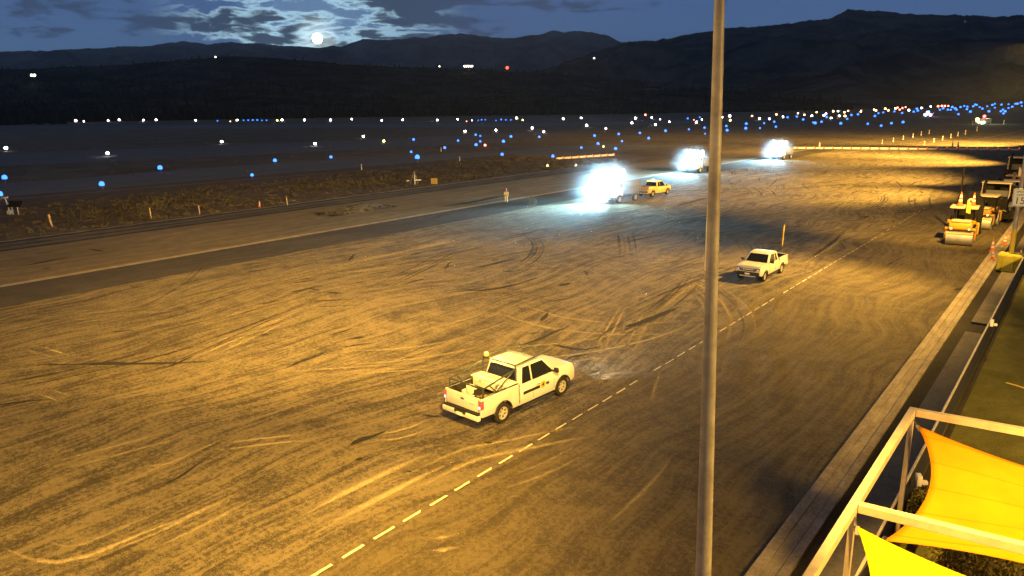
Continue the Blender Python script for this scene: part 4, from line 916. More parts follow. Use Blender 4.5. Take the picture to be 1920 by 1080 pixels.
# ------------------------------------------------------------------ floodlit work trucks
m_flood = emat('white_flood_lens', (.72, .90, 1), 60); m_dirtwhite = mat('dusty_white_paint', (.62, .62, .60), .5, grime=.3, vscale=2); m_grey = mat('machine_grey', (.12, .12, .12), .6, grime=.3)
def work_truck(label, loc, rz, mast_power, beam_power, rack_h=2.1, big=1.0):
    t = thing('work_truck', label, 'work truck', loc, rz, 'floodlit work trucks on the taxiway')
    for x in (1.9, -1.3):
        for s in (-1, 1): wheel(t, x, s * 1.05, .5, .34, s)
    bm = B(); box(bm, (-2.1, -.45, .55), (2.9, .45, .85), .03); obj('chassis', bm, m_black, t)
    bm = B(); prism(bm, [(1.15, .9), (1.15, 2.75), (2.1, 2.75), (2.45, 1.95), (2.95, 1.75), (3.0, .75), (2.4, .75)], -1.15, 1.15, .08, 2); obj('cab', bm, m_dirtwhite, t)
    bm = B(); plate(bm, [(2.48, -.95, 1.98), (2.48, .95, 1.98), (2.15, .9, 2.66), (2.15, -.9, 2.66)], .01); obj('windshield', bm, m_glass, t)
    for s in (-1, 1):
        bm = B(); a, b = sorted((s * 1.152, s * 1.16)); box(bm, (1.35, a, 1.95), (2.05, b, 2.55), .003); obj('side_window', bm, m_glass, t)
    bm = B(); box(bm, (2.98, -.75, .85), (3.06, .75, 1.55), .02); obj('grille', bm, m_black, t)
    bm = B(); prism(bm, [(-2.2, 1.35), (-2.3, 2.6), (1.0, 2.6), (1.0, 1.15), (-1.8, .9)], -1.22, 1.22, .06, 2); obj('dump_box', bm, m_grey, t)
    bm = B(); box(bm, (2.98, -1.2, .5), (3.2, 1.2, .8), .04); obj('bumper', bm, m_grey, t)
    for s in (-1, 1):
        bm = B(); lathe(bm, [(.17, -.05), (.19, .06), (.001, .09)], 16, 'X'); h = obj('headlight', bm, m_flood, t, (3.07, s * .92, 1.12))
        spot('headlight_beam', t, (3.4, s * .92, 1.12), (16, s * 1.4, -.2), beam_power, WHITE_BLUE, 75, .8, .1)
    # lamp bar on posts above the cab
    bm = B()
    for s in (-1, 1): tube(bm, ((1.3, s * .95, 2.75), (1.3, s * .95, 2.75 + rack_h * .75)), .04, 8)
    for z in (.35, .75): tube(bm, ((1.3, -1.35, 2.75 + rack_h * z), (1.3, 1.35, 2.75 + rack_h * z)), .035, 8)
    obj('lamp_bar', bm, m_grey, t)
    for z in (.35, .75):
        for k in range(4):
            yy = -1.2 + .8 * k; bm = B(); lathe(bm, [(.12, -.16), (.30 * big, -.02), (.30 * big, .06)], 16, 'X'); fl = obj('floodlight', bm, m_lampbox, t, (1.42, yy, 2.75 + rack_h * z))
            bm = B(); lathe(bm, [(.29 * big, .062), (.24 * big, .10), (.001, .12)], 16, 'X'); obj('lens', bm, m_flood, fl)
    for s in (-1, 1):
        spot('flood_beam', t, (1.7, s * .8, 2.75 + rack_h), (9, s * 4, 0), mast_power, WHITE_BLUE, 130, .9, .2)
    point('work_glow', t, (3.9, 0, 3.4), mast_power * .16, WHITE_BLUE, .3)
    bm = B(); lathe(bm, [(.09, 0), (.09, .18), (.001, .2)], 12, 'Z'); obj('beacon', bm, emat('violet_strobe', (.45, .2, 1), 12), t, (.4, .9, 2.72))
    return t
work_truck('work truck hidden behind the largest blinding blue white floodlights left of the pole', tuple(G(1166, 377)), heading(-.16, -1), 9 * K, 34 * K, 1.5, 1.2)
work_truck('work truck with white floodlights close beside the tall pole, its beam lighting the asphalt', tuple(G(1312, 322)), heading(-.10, -1), 6 * K, 40 * K, 1.2, .8)
work_truck('farthest floodlit work truck, standing by the end of the lit barricade row', tuple(G(1468, 298)), heading(-.14, -1), 6 * K, 40 * K, 1.1, .8)

m_glow_dust = bpy.data.materials.new('glow_dust'); m_glow_dust.use_nodes = True; nt = m_glow_dust.node_tree; nt.nodes.clear()  # made-up airborne volume that carries the glare of the floodlights
o_ = nd(nt, 'ShaderNodeOutputMaterial'); pv = nd(nt, 'ShaderNodeVolumePrincipled'); pv.inputs['Density'].default_value = .05; pv.inputs['Color'].default_value = (.9, .95, 1, 1); pv.inputs['Anisotropy'].default_value = .2
tcn = nd(nt, 'ShaderNodeTexCoord'); ln = nd(nt, 'ShaderNodeVectorMath', operation='LENGTH'); nt.links.new(tcn.outputs['Object'], ln.inputs[0])
fall = maprange(nt, ln.outputs['Value'], 1.0, .0); fall = mathn(nt, 'MULTIPLY', fall, fall); puff = maprange(nt, noisen(nt, tcn.outputs['Object'], 2.6, 4, .6, .4), .36, .66); fall = mathn(nt, 'ADD', mathn(nt, 'MULTIPLY', mathn(nt, 'MULTIPLY', mathn(nt, 'MULTIPLY', fall, fall), puff), .30), mathn(nt, 'MULTIPLY', fall, .006)); nt.links.new(fall, pv.inputs['Density'])
nt.links.new(pv.outputs[0], o_.inputs['Volume'])
for p, r in ((G(1166, 377), 9.5), (G(1312, 322), 7.0), (G(1468, 298), 7.0)):
    p = (p.x - .5, p.y - 2.8, 2.4)
    bm = B(); bmesh.ops.create_uvsphere(bm, u_segments=24, v_segments=14, radius=1.0)
    o = obj('dust', bm, m_glow_dust, None, p); o.scale = (r, r, r * .66); tag(o, 'pale dust added to carry the floodlight glow round a work truck', 'dust', kind='stuff')
# far vehicles with warning lights
def service_van(label, loc, rz, lamps, paint, glow):
    t = thing('service_vehicle', label, 'service vehicle', loc, rz)
    bm = B(); prism(bm, [(-3.5, .6), (-3.5, 2.9), (1.6, 2.9), (2.5, 2.0), (3.3, 1.8), (3.4, .6)], -1.25, 1.25, .1, 2); obj('body', bm, paint, t)
    for s in (-1, 1):
        bm = B(); a, b = sorted((s * 1.252, s * 1.262)); box(bm, (.6, a, 1.7), (1.9, b, 2.5)); obj('window', bm, m_glass, t)
        for x in (2.2, -2.2): wheel(t, x, s * 1.12, .5, .3, s)
    for k, (x, y, z, r, mm) in enumerate(lamps):
        bm = B(); bmesh.ops.create_icosphere(bm, subdivisions=2, radius=r); obj('warning_light', bm, mm, t, (x, y, z))
    point('lamp_glow', t, (0, -3.2, 4.2), 2500, glow, .4)
    return t
e_violet = emat('violet_lamp', (.55, .28, 1), 14); e_blue = emat('blue_lamp', (.05, .26, 1), 13); e_pink = emat('pink_lamp', (1, .45, .8), 14); e_redl = emat('red_lamp', (1, .06, .05), 14)
e_green = emat('green_lamp', (.35, 1, .6), 8); e_ylw = emat('yellow_lamp', (1, .8, .2), 9); e_cyan = emat('cyan_lamp', (.35, .9, 1), 10)
p = G(1742, 219); service_van('far emergency vehicle flashing violet, pink and blue lights on the field', (p.x, p.y, 0), 2.4, [(-3, 1.3, 1.4, .9, e_pink), (-1, 1.4, 2.6, .8, e_violet), (2.0, 1.4, 1.6, 1.1, e_cyan), (3.2, 1.3, 1.7, .8, e_pink), (1, 0, 3.8, .7, e_blue), (2.6, 0, 3.6, .7, e_violet)], m_dirtwhite, (.6, .4, 1))
p = G(1843, 233); service_van('far service vehicle with red, green and yellow lights at the right', (p.x, p.y, 0), 2.6, [(-1.2, 1.3, 4.0, .7, e_redl), (2.4, 1.3, 2.4, .9, e_ylw), (1.4, 1.4, 1.2, .6, e_ylw), (-1.4, 1.4, .9, .6, e_green), (-.4, 1.5, .7, .5, emat('white_lamp', (.9, .95, 1), 12))], m_dirtwhite, (.9, 1, .6))

# ------------------------------------------------------------------ rollers, paver, loader
m_cat = mat('machine_yellow', (.62, .29, .012), .4, var=.08, vscale=1.5, coat=.15, grime=.3); m_steel = mat('drum_steel', (.50, .48, .42), .45, .55, var=.15, vscale=1.2, grime=.3)
m_canopy = mat('canopy_cream', (.60, .50, .30), .55, grime=.25); m_dark = mat('machine_black', (.016, .014, .012), .85, var=.3, spec=.12)
m_orange = mat('cone_orange', (.80, .16, .02), .55); m_reflect = mat('cone_white', (.82, .80, .78), .4)
def tandem_roller(label, loc, rz, group, canopy=m_canopy, body=m_cat):
    """front drum toward local -Y"""
    t = thing('road_roller', label, 'road roller', loc, rz, group)
    for y in (-1.75, 1.75):
        bm = B(); lathe(bm, [(.60, -1.0), (.64, -.985), (.64, .985), (.60, 1.0), (.55, .98), (.001, .98)], 40, 'X', (0, y, .64)); lathe(bm, [(.55, -.98), (.001, -.98)], 40, 'X', (0, y, .64)); obj('drum', bm, m_steel, t)
        s = -1 if y < 0 else 1
        bm = B()
        for sx in (-1, 1): box(bm, (sx * 1.10 - .065, y - .16, .50), (sx * 1.10 + .065, y + .16, 1.42), .04, seg=2)
        box(bm, (-1.16, y + s * .12 - .22, 1.30), (1.16, y + s * .12 + .22, 1.50), .05, seg=2); obj('drum_yoke', bm, body, t)
        bm = B(); box(bm, (-1.02, y + s * .52, 1.02), (1.02, y + s * .60, 1.20), .02); obj('scraper_bar', bm, canopy, t)
    bm = B(); prism(bm, [(-2.30, 1.34), (-2.36, 1.62), (-2.22, 2.0), (-1.05, 2.10), (-.95, 1.40)], -.86, .86, .12, 3)
    bmesh.ops.transform(bm, matrix=Matrix.Rotation(R(90), 4, 'Z') @ Matrix.Scale(1, 4), verts=bm.verts[:]); obj('hood', bm, body, t)
    bm = B(); box(bm, (-.7, -2.30, 2.0), (.7, -1.2, 2.135), .05, seg=2); obj('hood_grille', bm, canopy, t)
    bm = B(); box(bm, (-.86, -2.42, 1.44), (.86, -2.36, 1.60), .03, seg=2); obj('bumper_strip', bm, body, t)
    for sx in (-1, 1):
        bm = B(); lathe(bm, [(.15, -.06), (.15, .05), (.001, .06)], 14, 'Y', (0, 0, 0)); hl = obj('headlight', bm, m_dark, t, (sx * .66, -2.36, 1.48))
        bm = B(); lathe(bm, [(.12, -.075), (.10, -.062), (.10, -.06)], 14, 'Y'); obj('lens', bm, m_clear, hl)
        bm = B(); lathe(bm, [(.14, -.1), (.16, .1), (.001, .16)], 12, 'Z'); obj('side_lamp', bm, body, t, (sx * .93, -1.95, 2.0))
    bm = B(); box(bm, (-.95, -1.0, .75), (.95, 1.2, 1.30), .08, seg=2); obj('platform', bm, m_dark, t)
    bm = B(); prism(bm, [(1.2, 1.34), (1.15, 1.9), (2.3, 1.8), (2.4, 1.34)], -.86, .86, .1, 2); bmesh.ops.transform(bm, matrix=Matrix.Rotation(R(90), 4, 'Z'), verts=bm.verts[:]); obj('engine_cover', bm, body, t)
    bm = B(); box(bm, (-.55, .2, 1.31), (.05, .7, 1.65), .05); box(bm, (-.55, .62, 1.66), (.05, .76, 2.25), .05); obj('seat', bm, m_dark, t)
    bm = B(); tube(bm, ((-.25, -.35, 1.3), (-.25, -.25, 1.95)), .05, 8); lathe(bm, [(.20, 0), (.22, .02), (.20, .04), (.18, .02)], 16, 'Z', (-.25, -.22, 1.95)); box(bm, (-.6, -.6, 1.3), (.15, -.4, 1.8), .04); obj('steering_column', bm, m_dark, t)
    for sx in (-1, 1):
        bm = B()
        for z in (1.75, 2.15): tube(bm, ((sx * .95, -1.0, z), (sx * .95, 1.1, z)), .022, 6)
        for y in (-1.0, -.3, .4, 1.1): tube(bm, ((sx * .95, y, 1.25), (sx * .95, y, 2.15)), .022, 6)
        tube(bm, ((sx * .95, -1.0, 2.15), (sx * .35, -1.0, 2.15)), .022, 6)
        obj('handrail', bm, m_dark, t)
    for sx, y in ((-.7, -.7), (.7, -.7), (-.7, 1.0), (.7, 1.0)):
        bm = B(); box(bm, (sx - .04, y - .04, 1.28), (sx + .04, y + .04, 3.0)); obj('canopy_post', bm, m_dark, t)
    bm = B(); box(bm, (-1.05, -1.05, 3.0), (1.05, 1.3, 3.12), .05, seg=2); obj('canopy', bm, canopy, t)
    return t
m_grey = mat('machine_grey', (.12, .12, .12), .6, grime=.3)
g = 'paving machines parked in a row by the kerb'
fr_ = tandem_roller('nearest yellow road roller, wide smooth steel drum facing the camera beside the kerb', (-8.35, 74.1, 0), R(3), g)
r2 = tandem_roller('', (0, 0, 0), 0, g, m_canopy, mat('worn_yellow', (.32, .17, .02), .6, var=.2, grime=.6)); r2.location = (-7.8, 84.4, 0); r2.rotation_euler = (0, 0, R(-4)); r2['label'] = 'second road roller standing directly behind the nearest one'
def paver(label, loc, rz):
    t = thing('asphalt_paver', label, 'paver', loc, rz, g)
    for sx in (-1, 1):
        bm = B(); prism(bm, [(-2.2, .15), (-2.4, .5), (-2.1, .85), (1.9, .85), (2.2, .5), (2.0, .15), (1.7, .0), (-1.9, .0)], sx * 1.15 - .2, sx * 1.15 + .2, .05); bmesh.ops.transform(bm, matrix=Matrix.Rotation(R(90), 4, 'Z'), verts=bm.verts[:]); obj('crawler_track', bm, m_dark, t)
    bm = B(); box(bm, (-1.2, -1.6, .7), (1.2, 2.0, 2.3), .08, seg=2); obj('body', bm, m_dark, t)
    bm = B(); prism(bm, [(-1.7, .5), (-1.9, 1.5), (-1.75, 1.5), (-1.2, .62), (1.2, .62), (1.75, 1.5), (1.9, 1.5), (1.7, .5)], -3.6, -1.7, .02); obj('hopper', bm, m_dark, t)
    bm = B(); box(bm, (-1.6, 2.4, .2), (1.6, 3.2, .9), .05); box(bm, (-1.55, 2.0, 1.0), (1.55, 2.5, 1.15), .03); obj('screed', bm, m_grey, t)
    bm = B(); tube(bm, ((-.95, -.9, 2.2), (-.95, -.9, 3.7), (-.80, -1.0, 4.2)), [.13, .13, .11], 12); obj('exhaust_stack', bm, m_dark, t)
    bm = B(); box(bm, (-1.35, -.3, 3.62), (1.35, 1.9, 3.74), .04, seg=2); obj('canopy', bm, m_canopy, t)
    for x, y in ((-1.2, -.15), (1.2, -.15), (-1.2, 1.75), (1.2, 1.75)):
        bm = B(); box(bm, (x - .045, y - .045, 2.3), (x + .045, y + .045, 3.62)); obj('canopy_post', bm, m_canopy, t)
    bm = B(); box(bm, (-1.30, 1.66, 2.32), (1.30, 1.70, 3.60)); obj('back_screen', bm, m_dark, t)
    bm = B(); box(bm, (-1.05, .10, 2.31), (-.2, .7, 3.35), .06); box(bm, (.3, .2, 2.31), (1.05, .75, 3.2), .06); obj('control_cabinet', bm, m_dark, t)
    for sx in (-.8, .8):
        bm = B(); box(bm, (sx - .25, .8, 2.31), (sx + .25, 1.3, 2.7), .05); box(bm, (sx - .25, 1.2, 2.7), (sx + .25, 1.34, 3.2), .05); obj('seat', bm, m_dark, t)
    bm = B(); box(bm, (-1.1, -.25, 2.31), (1.1, .05, 2.95), .05); obj('console', bm, m_grey, t)
    bm = B(); box(bm, (-1.45, -1.9, 1.55), (-.95, -1.62, 2.45), .05); obj('side_cover', bm, m_dark, t)
    rn = random.Random(31)
    for k in range(9):
        a = Vector((rn.uniform(-1.2, 1.2), -1.66, rn.uniform(.9, 2.2))); b = a + Vector((rn.uniform(-.5, .5), rn.uniform(-.25, -.05), rn.uniform(-.3, .5)))
        bm = B(); tube(bm, (a, (a + b) / 2 + Vector((0, -.25, .12)), b), .04, 6); obj('hose', bm, m_grey if k % 3 else m_canopy, t)
    for sx in (-1, 1):
        bm = B(); tube(bm, ((sx * 1.2, -1.55, 2.28), (sx * 1.2, -1.55, 3.1), (sx * 1.2, 1.9, 3.1), (sx * 1.2, 1.9, 2.28)), .022, 6)
        for z in (2.75,): tube(bm, ((sx * 1.2, -1.55, z), (sx * 1.2, 1.9, z)), .022, 6)
        for y in (-.4, .8): tube(bm, ((sx * 1.2, y, 2.28), (sx * 1.2, y, 3.1)), .022, 6)
        obj('handrail', bm, m_canopy, t)
    return t
paver('black asphalt paver with upright exhaust stack and flat pale canopy behind the rollers', (-7.7, 91, 0), R(2))
def loader(label, loc, rz, canopy, body):
    t = thing('wheel_loader', label, 'loader', loc, rz, g)
    for y, r in ((-1.5, .62), (1.3, .8)):
        for s in (-1, 1):
            w = bpy.data.objects.new('wheel', None); COL.objects.link(w); w.parent = t; w.location = (s * .95, y, r)
            bm = B(); lathe(bm, [(r * .5, -.2), (r * .95, -.2), (r, -.1), (r, .1), (r * .95, .2), (r * .5, .2)], 22, 'X', cap=False); obj('tyre', bm, m_tyre, w)
            bm = B(); lathe(bm, [(r * .5, -.12), (r * .5, .12), (.001, .12)], 16, 'X'); obj('rim', bm, m_canopy, w)
    bm = B(); prism(bm, [(-2.3, .8), (-2.3, 1.5), (-.6, 1.7), (-.5, 1.0), (1.6, 1.0), (1.7, .7)], -.6, .6, .08); bmesh.ops.transform(bm, matrix=Matrix.Rotation(R(90), 4, 'Z'), verts=bm.verts[:]); obj('body', bm, body, t)
    for x, y in ((-.75, -.6), (.75, -.6), (-.75, 1.3), (.75, 1.3)):
        bm = B(); box(bm, (x - .06, y - .06, 1.0), (x + .06, y + .06, 2.75)); obj('canopy_post', bm, m_dark, t)
    bm = B(); box(bm, (-.95, -.85, 2.75), (.95, 1.55, 2.9), .05, seg=2); obj('canopy', bm, canopy, t)
    bm = B(); box(bm, (-.3, .4, 1.05), (.3, .9, 1.5), .05); box(bm, (-.3, .85, 1.5), (.3, 1.0, 2.1), .05); obj('seat', bm, m_dark, t)
    bm = B()
    for s in (-1, 1): prism(bm, [(-3.0, .45), (-3.0, .65), (-1.5, 1.75), (-.9, 1.75), (-.9, 1.5), (-1.5, 1.5)], s * .75 - .06, s * .75 + .06, .02)
    bmesh.ops.transform(bm, matrix=Matrix.Rotation(R(90), 4, 'Z'), verts=bm.verts[:]); obj('lift_arm', bm, body, t)
    bm = B(); prism(bm, [(-3.8, .12), (-3.1, .08), (-2.9, .3), (-2.95, 1.0), (-3.1, 1.0), (-3.1, .35)], -1.15, 1.15, .02); bmesh.ops.transform(bm, matrix=Matrix.Rotation(R(90), 4, 'Z'), verts=bm.verts[:]); obj('bucket', bm, m_grey, t)
    bm = B(); prism(bm, [(1.6, .8), (2.4, 2.2), (3.0, 3.6), (3.3, 3.5), (2.9, 2.1), (2.1, .7)], -.16, .16, .03); bmesh.ops.transform(bm, matrix=Matrix.Rotation(R(90), 4, 'Z'), verts=bm.verts[:]); obj('rear_boom', bm, body, t)
    return t
loader('yellow backhoe loader with bright yellow canopy and raised boom behind the paver', (-7.6, 111.5, 0), R(-4), m_cat, m_cat)
loader('dark loader with cream canopy half hidden behind the yellow footed pole', (-7.2, 104, 0), R(4), m_canopy, m_grey)

t = thing('covered_machine', 'black shrouded machine with a round white emblem, between the two canopy cones', 'machine', (-8.35, 79.4, 0), R(4), g)
bm = B(); prism(bm, [(-.85, .3), (-.95, 2.6), (-.75, 3.3), (-.45, 3.45), (-.40, 3.85), (.40, 3.85), (.45, 3.45), (.75, 3.3), (.9, 2.6), (.85, .3)], -.7, .9, .06, 2); obj('shroud', bm, m_dark, t)
bm = B(); lathe(bm, [(.30, -.02), (.30, .03), (.001, .035)], 8, 'Y', cap=False); em = obj('emblem', bm, m_reflect, t, (-.12, -.74, 3.05)); em.scale = (1, -1, 1)
bm = B(); lathe(bm, [(.13, 0), (.13, .02), (.001, .022)], 6, 'Y', cap=False); obj('emblem_centre', bm, m_red, em, (0, .036, 0))
for s in (-1, 1):
    bm = B(); lathe(bm, [(.34, -.12), (.36, 0), (.34, .12)], 18, 'X'); obj('wheel', bm, m_tyre, t, (s * .78, 0, .36))
r3 = tandem_roller('', (0, 0, 0), 0, g, m_grey, m_dark); r3.location = (-7.6, 97.6, 0); r3.rotation_euler = (0, 0, R(2)); r3['label'] = 'third road roller, black bodied and half hidden behind the asphalt paver'
p2 = dup([o for o in bpy.data.objects if o.name == 'asphalt_paver'][0]); p2.location = (-7.9, 121.5, 0); p2.scale = (1.15, 1.15, 1.2); p2['label'] = 'tall dark paving machine at the far end of the parked row'
# cones
def cone(label, loc, group='traffic cones by the machines', h=.9, name='traffic_cone'):
    t = thing(name, label, 'traffic cone', loc, random.uniform(0, 1.5), group); k = h / .9
    bm = B(); box(bm, (-.19 * k, -.19 * k, 0), (.19 * k, .19 * k, .04 * k), .01); lathe(bm, [(.145 * k, .041 * k), (.115 * k, .28 * k)], 18, 'Z'); lathe(bm, [(.094 * k, .42 * k), (.08 * k, .52 * k)], 18, 'Z'); lathe(bm, [(.055 * k, .72 * k), (.03 * k, .9 * k), (.02 * k, .905 * k)], 18, 'Z'); obj('body', bm, m_orange, t)
    bm = B(); lathe(bm, [(.117 * k, .28 * k), (.096 * k, .42 * k)], 18, 'Z'); lathe(bm, [(.082 * k, .52 * k), (.057 * k, .72 * k)], 18, 'Z'); obj('reflective_sleeve', bm, m_reflect, t)
    return t
cone('orange traffic cone with white bands standing on the apron just left of the kerb', G(1860, 472), h=1.05)
cone('white topped cone standing lowest on the pale kerb', (-5.2, 66.3, .10), h=.8)
cone('white topped cone on the kerb, second up from the lowest kerb cone', (-5.1, 74.0, .10), h=.9)
cone('white topped cone on the kerb, farthest of the three beside the yellow shaft', (-4.95, 79.4, .10), h=1.0)
cone('small cone behind the yellow concrete block on the path', (-3.55, 68.2, .10), h=.75)
cone('orange cone standing on the nearest roller canopy, left one of two', (-8.75, 74.2, 3.13), h=1.2)
cone('orange cone standing on the nearest roller canopy, right one of two', (-7.85, 74.9, 3.13), h=1.1)
cone('small orange cone alone at the edge of the scrub beyond the taxiway', G(487, 388), 'cones far across the field', .8)
def pennant(loc, label, col, h):
    t = thing('pennant', label, 'flag', loc, 0, 'pennants on the machines')
    bm = B(); tube(bm, ((0, 0, 0), (0, 0, h)), .025, 6); obj('staff', bm, m_dark, t)
    bm = B(); plate(bm, [(.03, 0, h * .35), (.34, .05, h * .30), (.30, .08, h * .75), (.03, 0, h * .98)], .02); obj('cloth', bm, col, t)
pennant((-8.1, 72.75, 2.14), 'yellow pennant on a staff rising from the nearest roller hood', mat('flag_yellow'), 1.75)
pennant((-7.1, 111.8, 2.9), 'bright yellow pennant on the canopy of the backhoe loader', mat('flag_yellow'), 1.9)
pennant((-6.9, 104, 2.9), 'pale yellow pennant on the dark loader canopy', m_canopy, 1.6)
t = thing('antenna_mast', 'dark slender mast standing between the first and second roller', 'mast', (-9.45, 79.6, 0), 0)
bm = B(); tube(bm, ((0, 0, 0), (0, 0, 4.2)), [.10, .07], 8); lathe(bm, [(.18, 2.9), (.2, 3.1), (.1, 3.5)], 10, 'Z'); obj('shaft', bm, m_dark, t)
bm = B(); lathe(bm, [(.05, 4.2), (.06, 4.9), (.09, 5.5), (.11, 5.9), (.05, 6.0)], 10, 'Z'); obj('tip', bm, m_dark, t)

# ------------------------------------------------------------------ person
def person(loc, rz, label):
    t = thing('person', label, 'person', loc, rz)
    skin = mat('skin', (.45, .27, .18), .6); cloth = mat('pale_workwear', (.74, .70, .56), .8, var=.08, vscale=9); vest = mat('hi_vis_vest', (.80, .80, .42), .7, var=.05, vscale=8); boot = mat('boot_leather', (.07, .05, .035), .7); hat = mat('hard_hat_red', (.55, .10, .06), .4)
    def skinned(name, verts, edges, rad, m, parent, sub=2, root=0):
        me = bpy.data.meshes.new(name); me.from_pydata(verts, edges, []); o = bpy.data.objects.new(name, me); COL.objects.link(o); o.parent = parent; me.materials.append(m)
        sk = o.modifiers.new('skin', 'SKIN'); 
        if not me.skin_vertices: pass
        for i, v in enumerate(me.skin_vertices[0].data): v.radius = rad[i] if isinstance(rad[i], tuple) else (rad[i], rad[i]); v.use_root = (i == root)
        sk.use_smooth_shade = True; ss = o.modifiers.new('smooth', 'SUBSURF'); ss.levels = sub; ss.render_levels = sub; return o
    V = [(0, 0, .95), (0, .01, 1.18), (0, 0, 1.40), (0, -.01, 1.50), (0, -.02, 1.58), (0, -.03, 1.70), (0, -.03, 1.77)]
    E_ = [(0, 1), (1, 2), (2, 3), (3, 4), (4, 5), (5, 6)]; rad = [(.15, .11), (.15, .105), (.16, .10), (.06, .06), (.058, .062), (.078, .092), (.06, .07)]
    for s in (-1, 1):
        b = len(V); V += [(s * .10, 0, .86), (s * .12, -.01 * s, .50), (s * .13, .02, .10), (s * .135, -.12, .05)]; E_ += [(0, b), (b, b + 1), (b + 1, b + 2), (b + 2, b + 3)]; rad += [.095, .062, .045, (.045, .035)]
        b = len(V); V += [(s * .21, 0, 1.40), (s * .27, .02, 1.13), (s * .24, -.10, .90), (s * .23, -.13, .82)]; E_ += [(2, b), (b, b + 1), (b + 1, b + 2), (b + 2, b + 3)]; rad += [.058, .045, .033, .03]
        h = b + 3
        for k, (dx, l) in enumerate(((-.03, .07), (-.01, .085), (.01, .08), (.03, .065))):
            b = len(V); V += [(s * .23 + dx, -.145, .765), (s * .23 + dx, -.15, .765 - l)]; E_ += [(h, b), (b, b + 1)]; rad += [.010, .008]
        b = len(V); V += [(s * .195, -.165, .79), (s * .19, -.18, .745)]; E_ += [(h, b), (b, b + 1)]; rad += [.011, .009]
    body = skinned('body', V, E_, rad, skin, t)
    jv = [(0, 0, .93), (0, .01, 1.18), (0, 0, 1.41)]; je = [(0, 1), (1, 2)]; jr = [(.175, .135), (.175, .13), (.185, .125)]
    for s in (-1, 1):
        b = len(jv); jv += [(s * .215, 0, 1.405), (s * .275, .02, 1.13), (s * .248, -.09, .93)]; je += [(2, b), (b, b + 1), (b + 1, b + 2)]; jr += [.078, .064, .052]
    skinned('jacket', jv, je, jr, vest, t)
    tv = [(0, 0, .95)]; te = []; tr = [(.165, .125)]
    for s in (-1, 1):
        b = len(tv); tv += [(s * .105, 0, .84), (s * .125, -.01 * s, .50), (s * .135, .02, .14)]; te += [(0, b), (b, b + 1), (b + 1, b + 2)]; tr += [.115, .085, .072]
    skinned('trousers', tv, te, tr, cloth, t)
    for s in (-1, 1):
        bm = B(); box(bm, (s * .135 - .055, -.20, 0), (s * .135 + .055, .08, .11), .035, seg=2); obj('boot', bm, boot, t)
    bm = B(); lathe(bm, [(.135, 0), (.125, .015), (.115, .02), (.105, .08), (.07, .125), (.001, .14)], 20, 'Z'); obj('hard_hat', bm, hat, t, (0, -.03, 1.735))
    bm = B(); lathe(bm, [(.012, -.02), (.016, .01), (.006, .035)], 8, 'Z'); obj('nose', bm, skin, t, (0, -.128, 1.66))
person(G(949.5, 380.5), R(20), 'person in pale work clothes and red hard hat standing on the taxiway edge line')

# ------------------------------------------------------------------ field furniture
m_wood = mat('stake_wood', (.55, .42, .24), .8, var=.2, vscale=4)
for i, (x, y, h) in enumerate([(97.5, 425, 1.35), (284, 411, 1.35), (375, 403, 1.15), (539, 385.5, 1.15)]):
    lab = 'wooden survey stake at the scrub edge, ' + ['thickest one near the left border, orange tipped', 'second from the left', 'third from the left', 'rightmost one near the little cone'][i]
    t = thing('survey_stake', lab, 'stake', G(x, y), 0, 'survey stakes along the verge'); w = .09 if i == 0 else .055
    bm = B(); prism(bm, [(-w, 0), (-w, h * .93), (-w * .4, h), (w, h * .95), (w, 0)], -.03, .03, .006); mt = Matrix.Rotation(R(-6 if i == 0 else -2), 4, 'Y'); bmesh.ops.transform(bm, matrix=mt, verts=bm.verts[:]); bmesh.ops.transform(bm, matrix=Matrix.Rotation(R(50), 4, 'Z'), verts=bm.verts[:]); obj('post', bm, m_wood, t)
    bm = B(); box(bm, (-w - .004, -.034, h * .72), (w * .2, .034, h * .9)); bmesh.ops.transform(bm, matrix=Matrix.Rotation(R(50), 4, 'Z') @ mt, verts=bm.verts[:]); obj('ribbon', bm, m_orange if i == 0 else m_wood, t)
for i, (x, y) in enumerate([(678, 318), (862, 303), (827, 284)]):
    t = thing('marker_post', f'small white marker post at the near taxiway edge, {ordn(i)} from the left' if i < 2 else 'faint white marker post standing beyond the taxiway', 'marker post', G(x, y), 0, 'white marker posts'); bm = B(); lathe(bm, [(.10, 0), (.085, 1.05), (.05, 1.12)], 12, 'Z'); obj('post', bm, m_reflect, t)
    bm = B(); lathe(bm, [(.092, .62), (.09, .8)], 12, 'Z'); obj('band', bm, m_grey, t)
# yellow lit sign
p = G(814.5, 348); t = thing('taxiway_sign', 'square glowing yellow taxiway sign on short legs at the verge', 'sign', p, R(42))
bm = B(); box(bm, (-.55, -.14, .22), (.55, .14, 1.22), .02); obj('case', bm, m_dark, t)
bm = B(); box(bm, (-.50, -.15, .27), (.50, -.141, 1.17)); obj('face', bm, emat('sign_amber_face', (1, .42, .01), .34), t)
fr = Matrix.Translation((0, -.155, .70)) @ Matrix.Rotation(R(90), 4, 'X')
text_mesh('lettering', '1', .78, m_blk, t, fr)
bm = B()
for a, b in (((-.36, -.158, 1.02), (.36, -.152, 1.07)), ((-.36, -.158, .36), (.36, -.152, .41)), ((-.36, -.158, .41), (-.31, -.152, 1.02)), ((.31, -.158, .41), (.36, -.152, 1.02))): box(bm, a, b)
obj('border', bm, mat('sign_brown', (.25, .09, .01), .5), t)
bm = B()
for s in (-1, 1): tube(bm, ((s * .4, 0, 0), (s * .4, 0, .22)), .04, 8)
obj('leg', bm, m_grey, t)
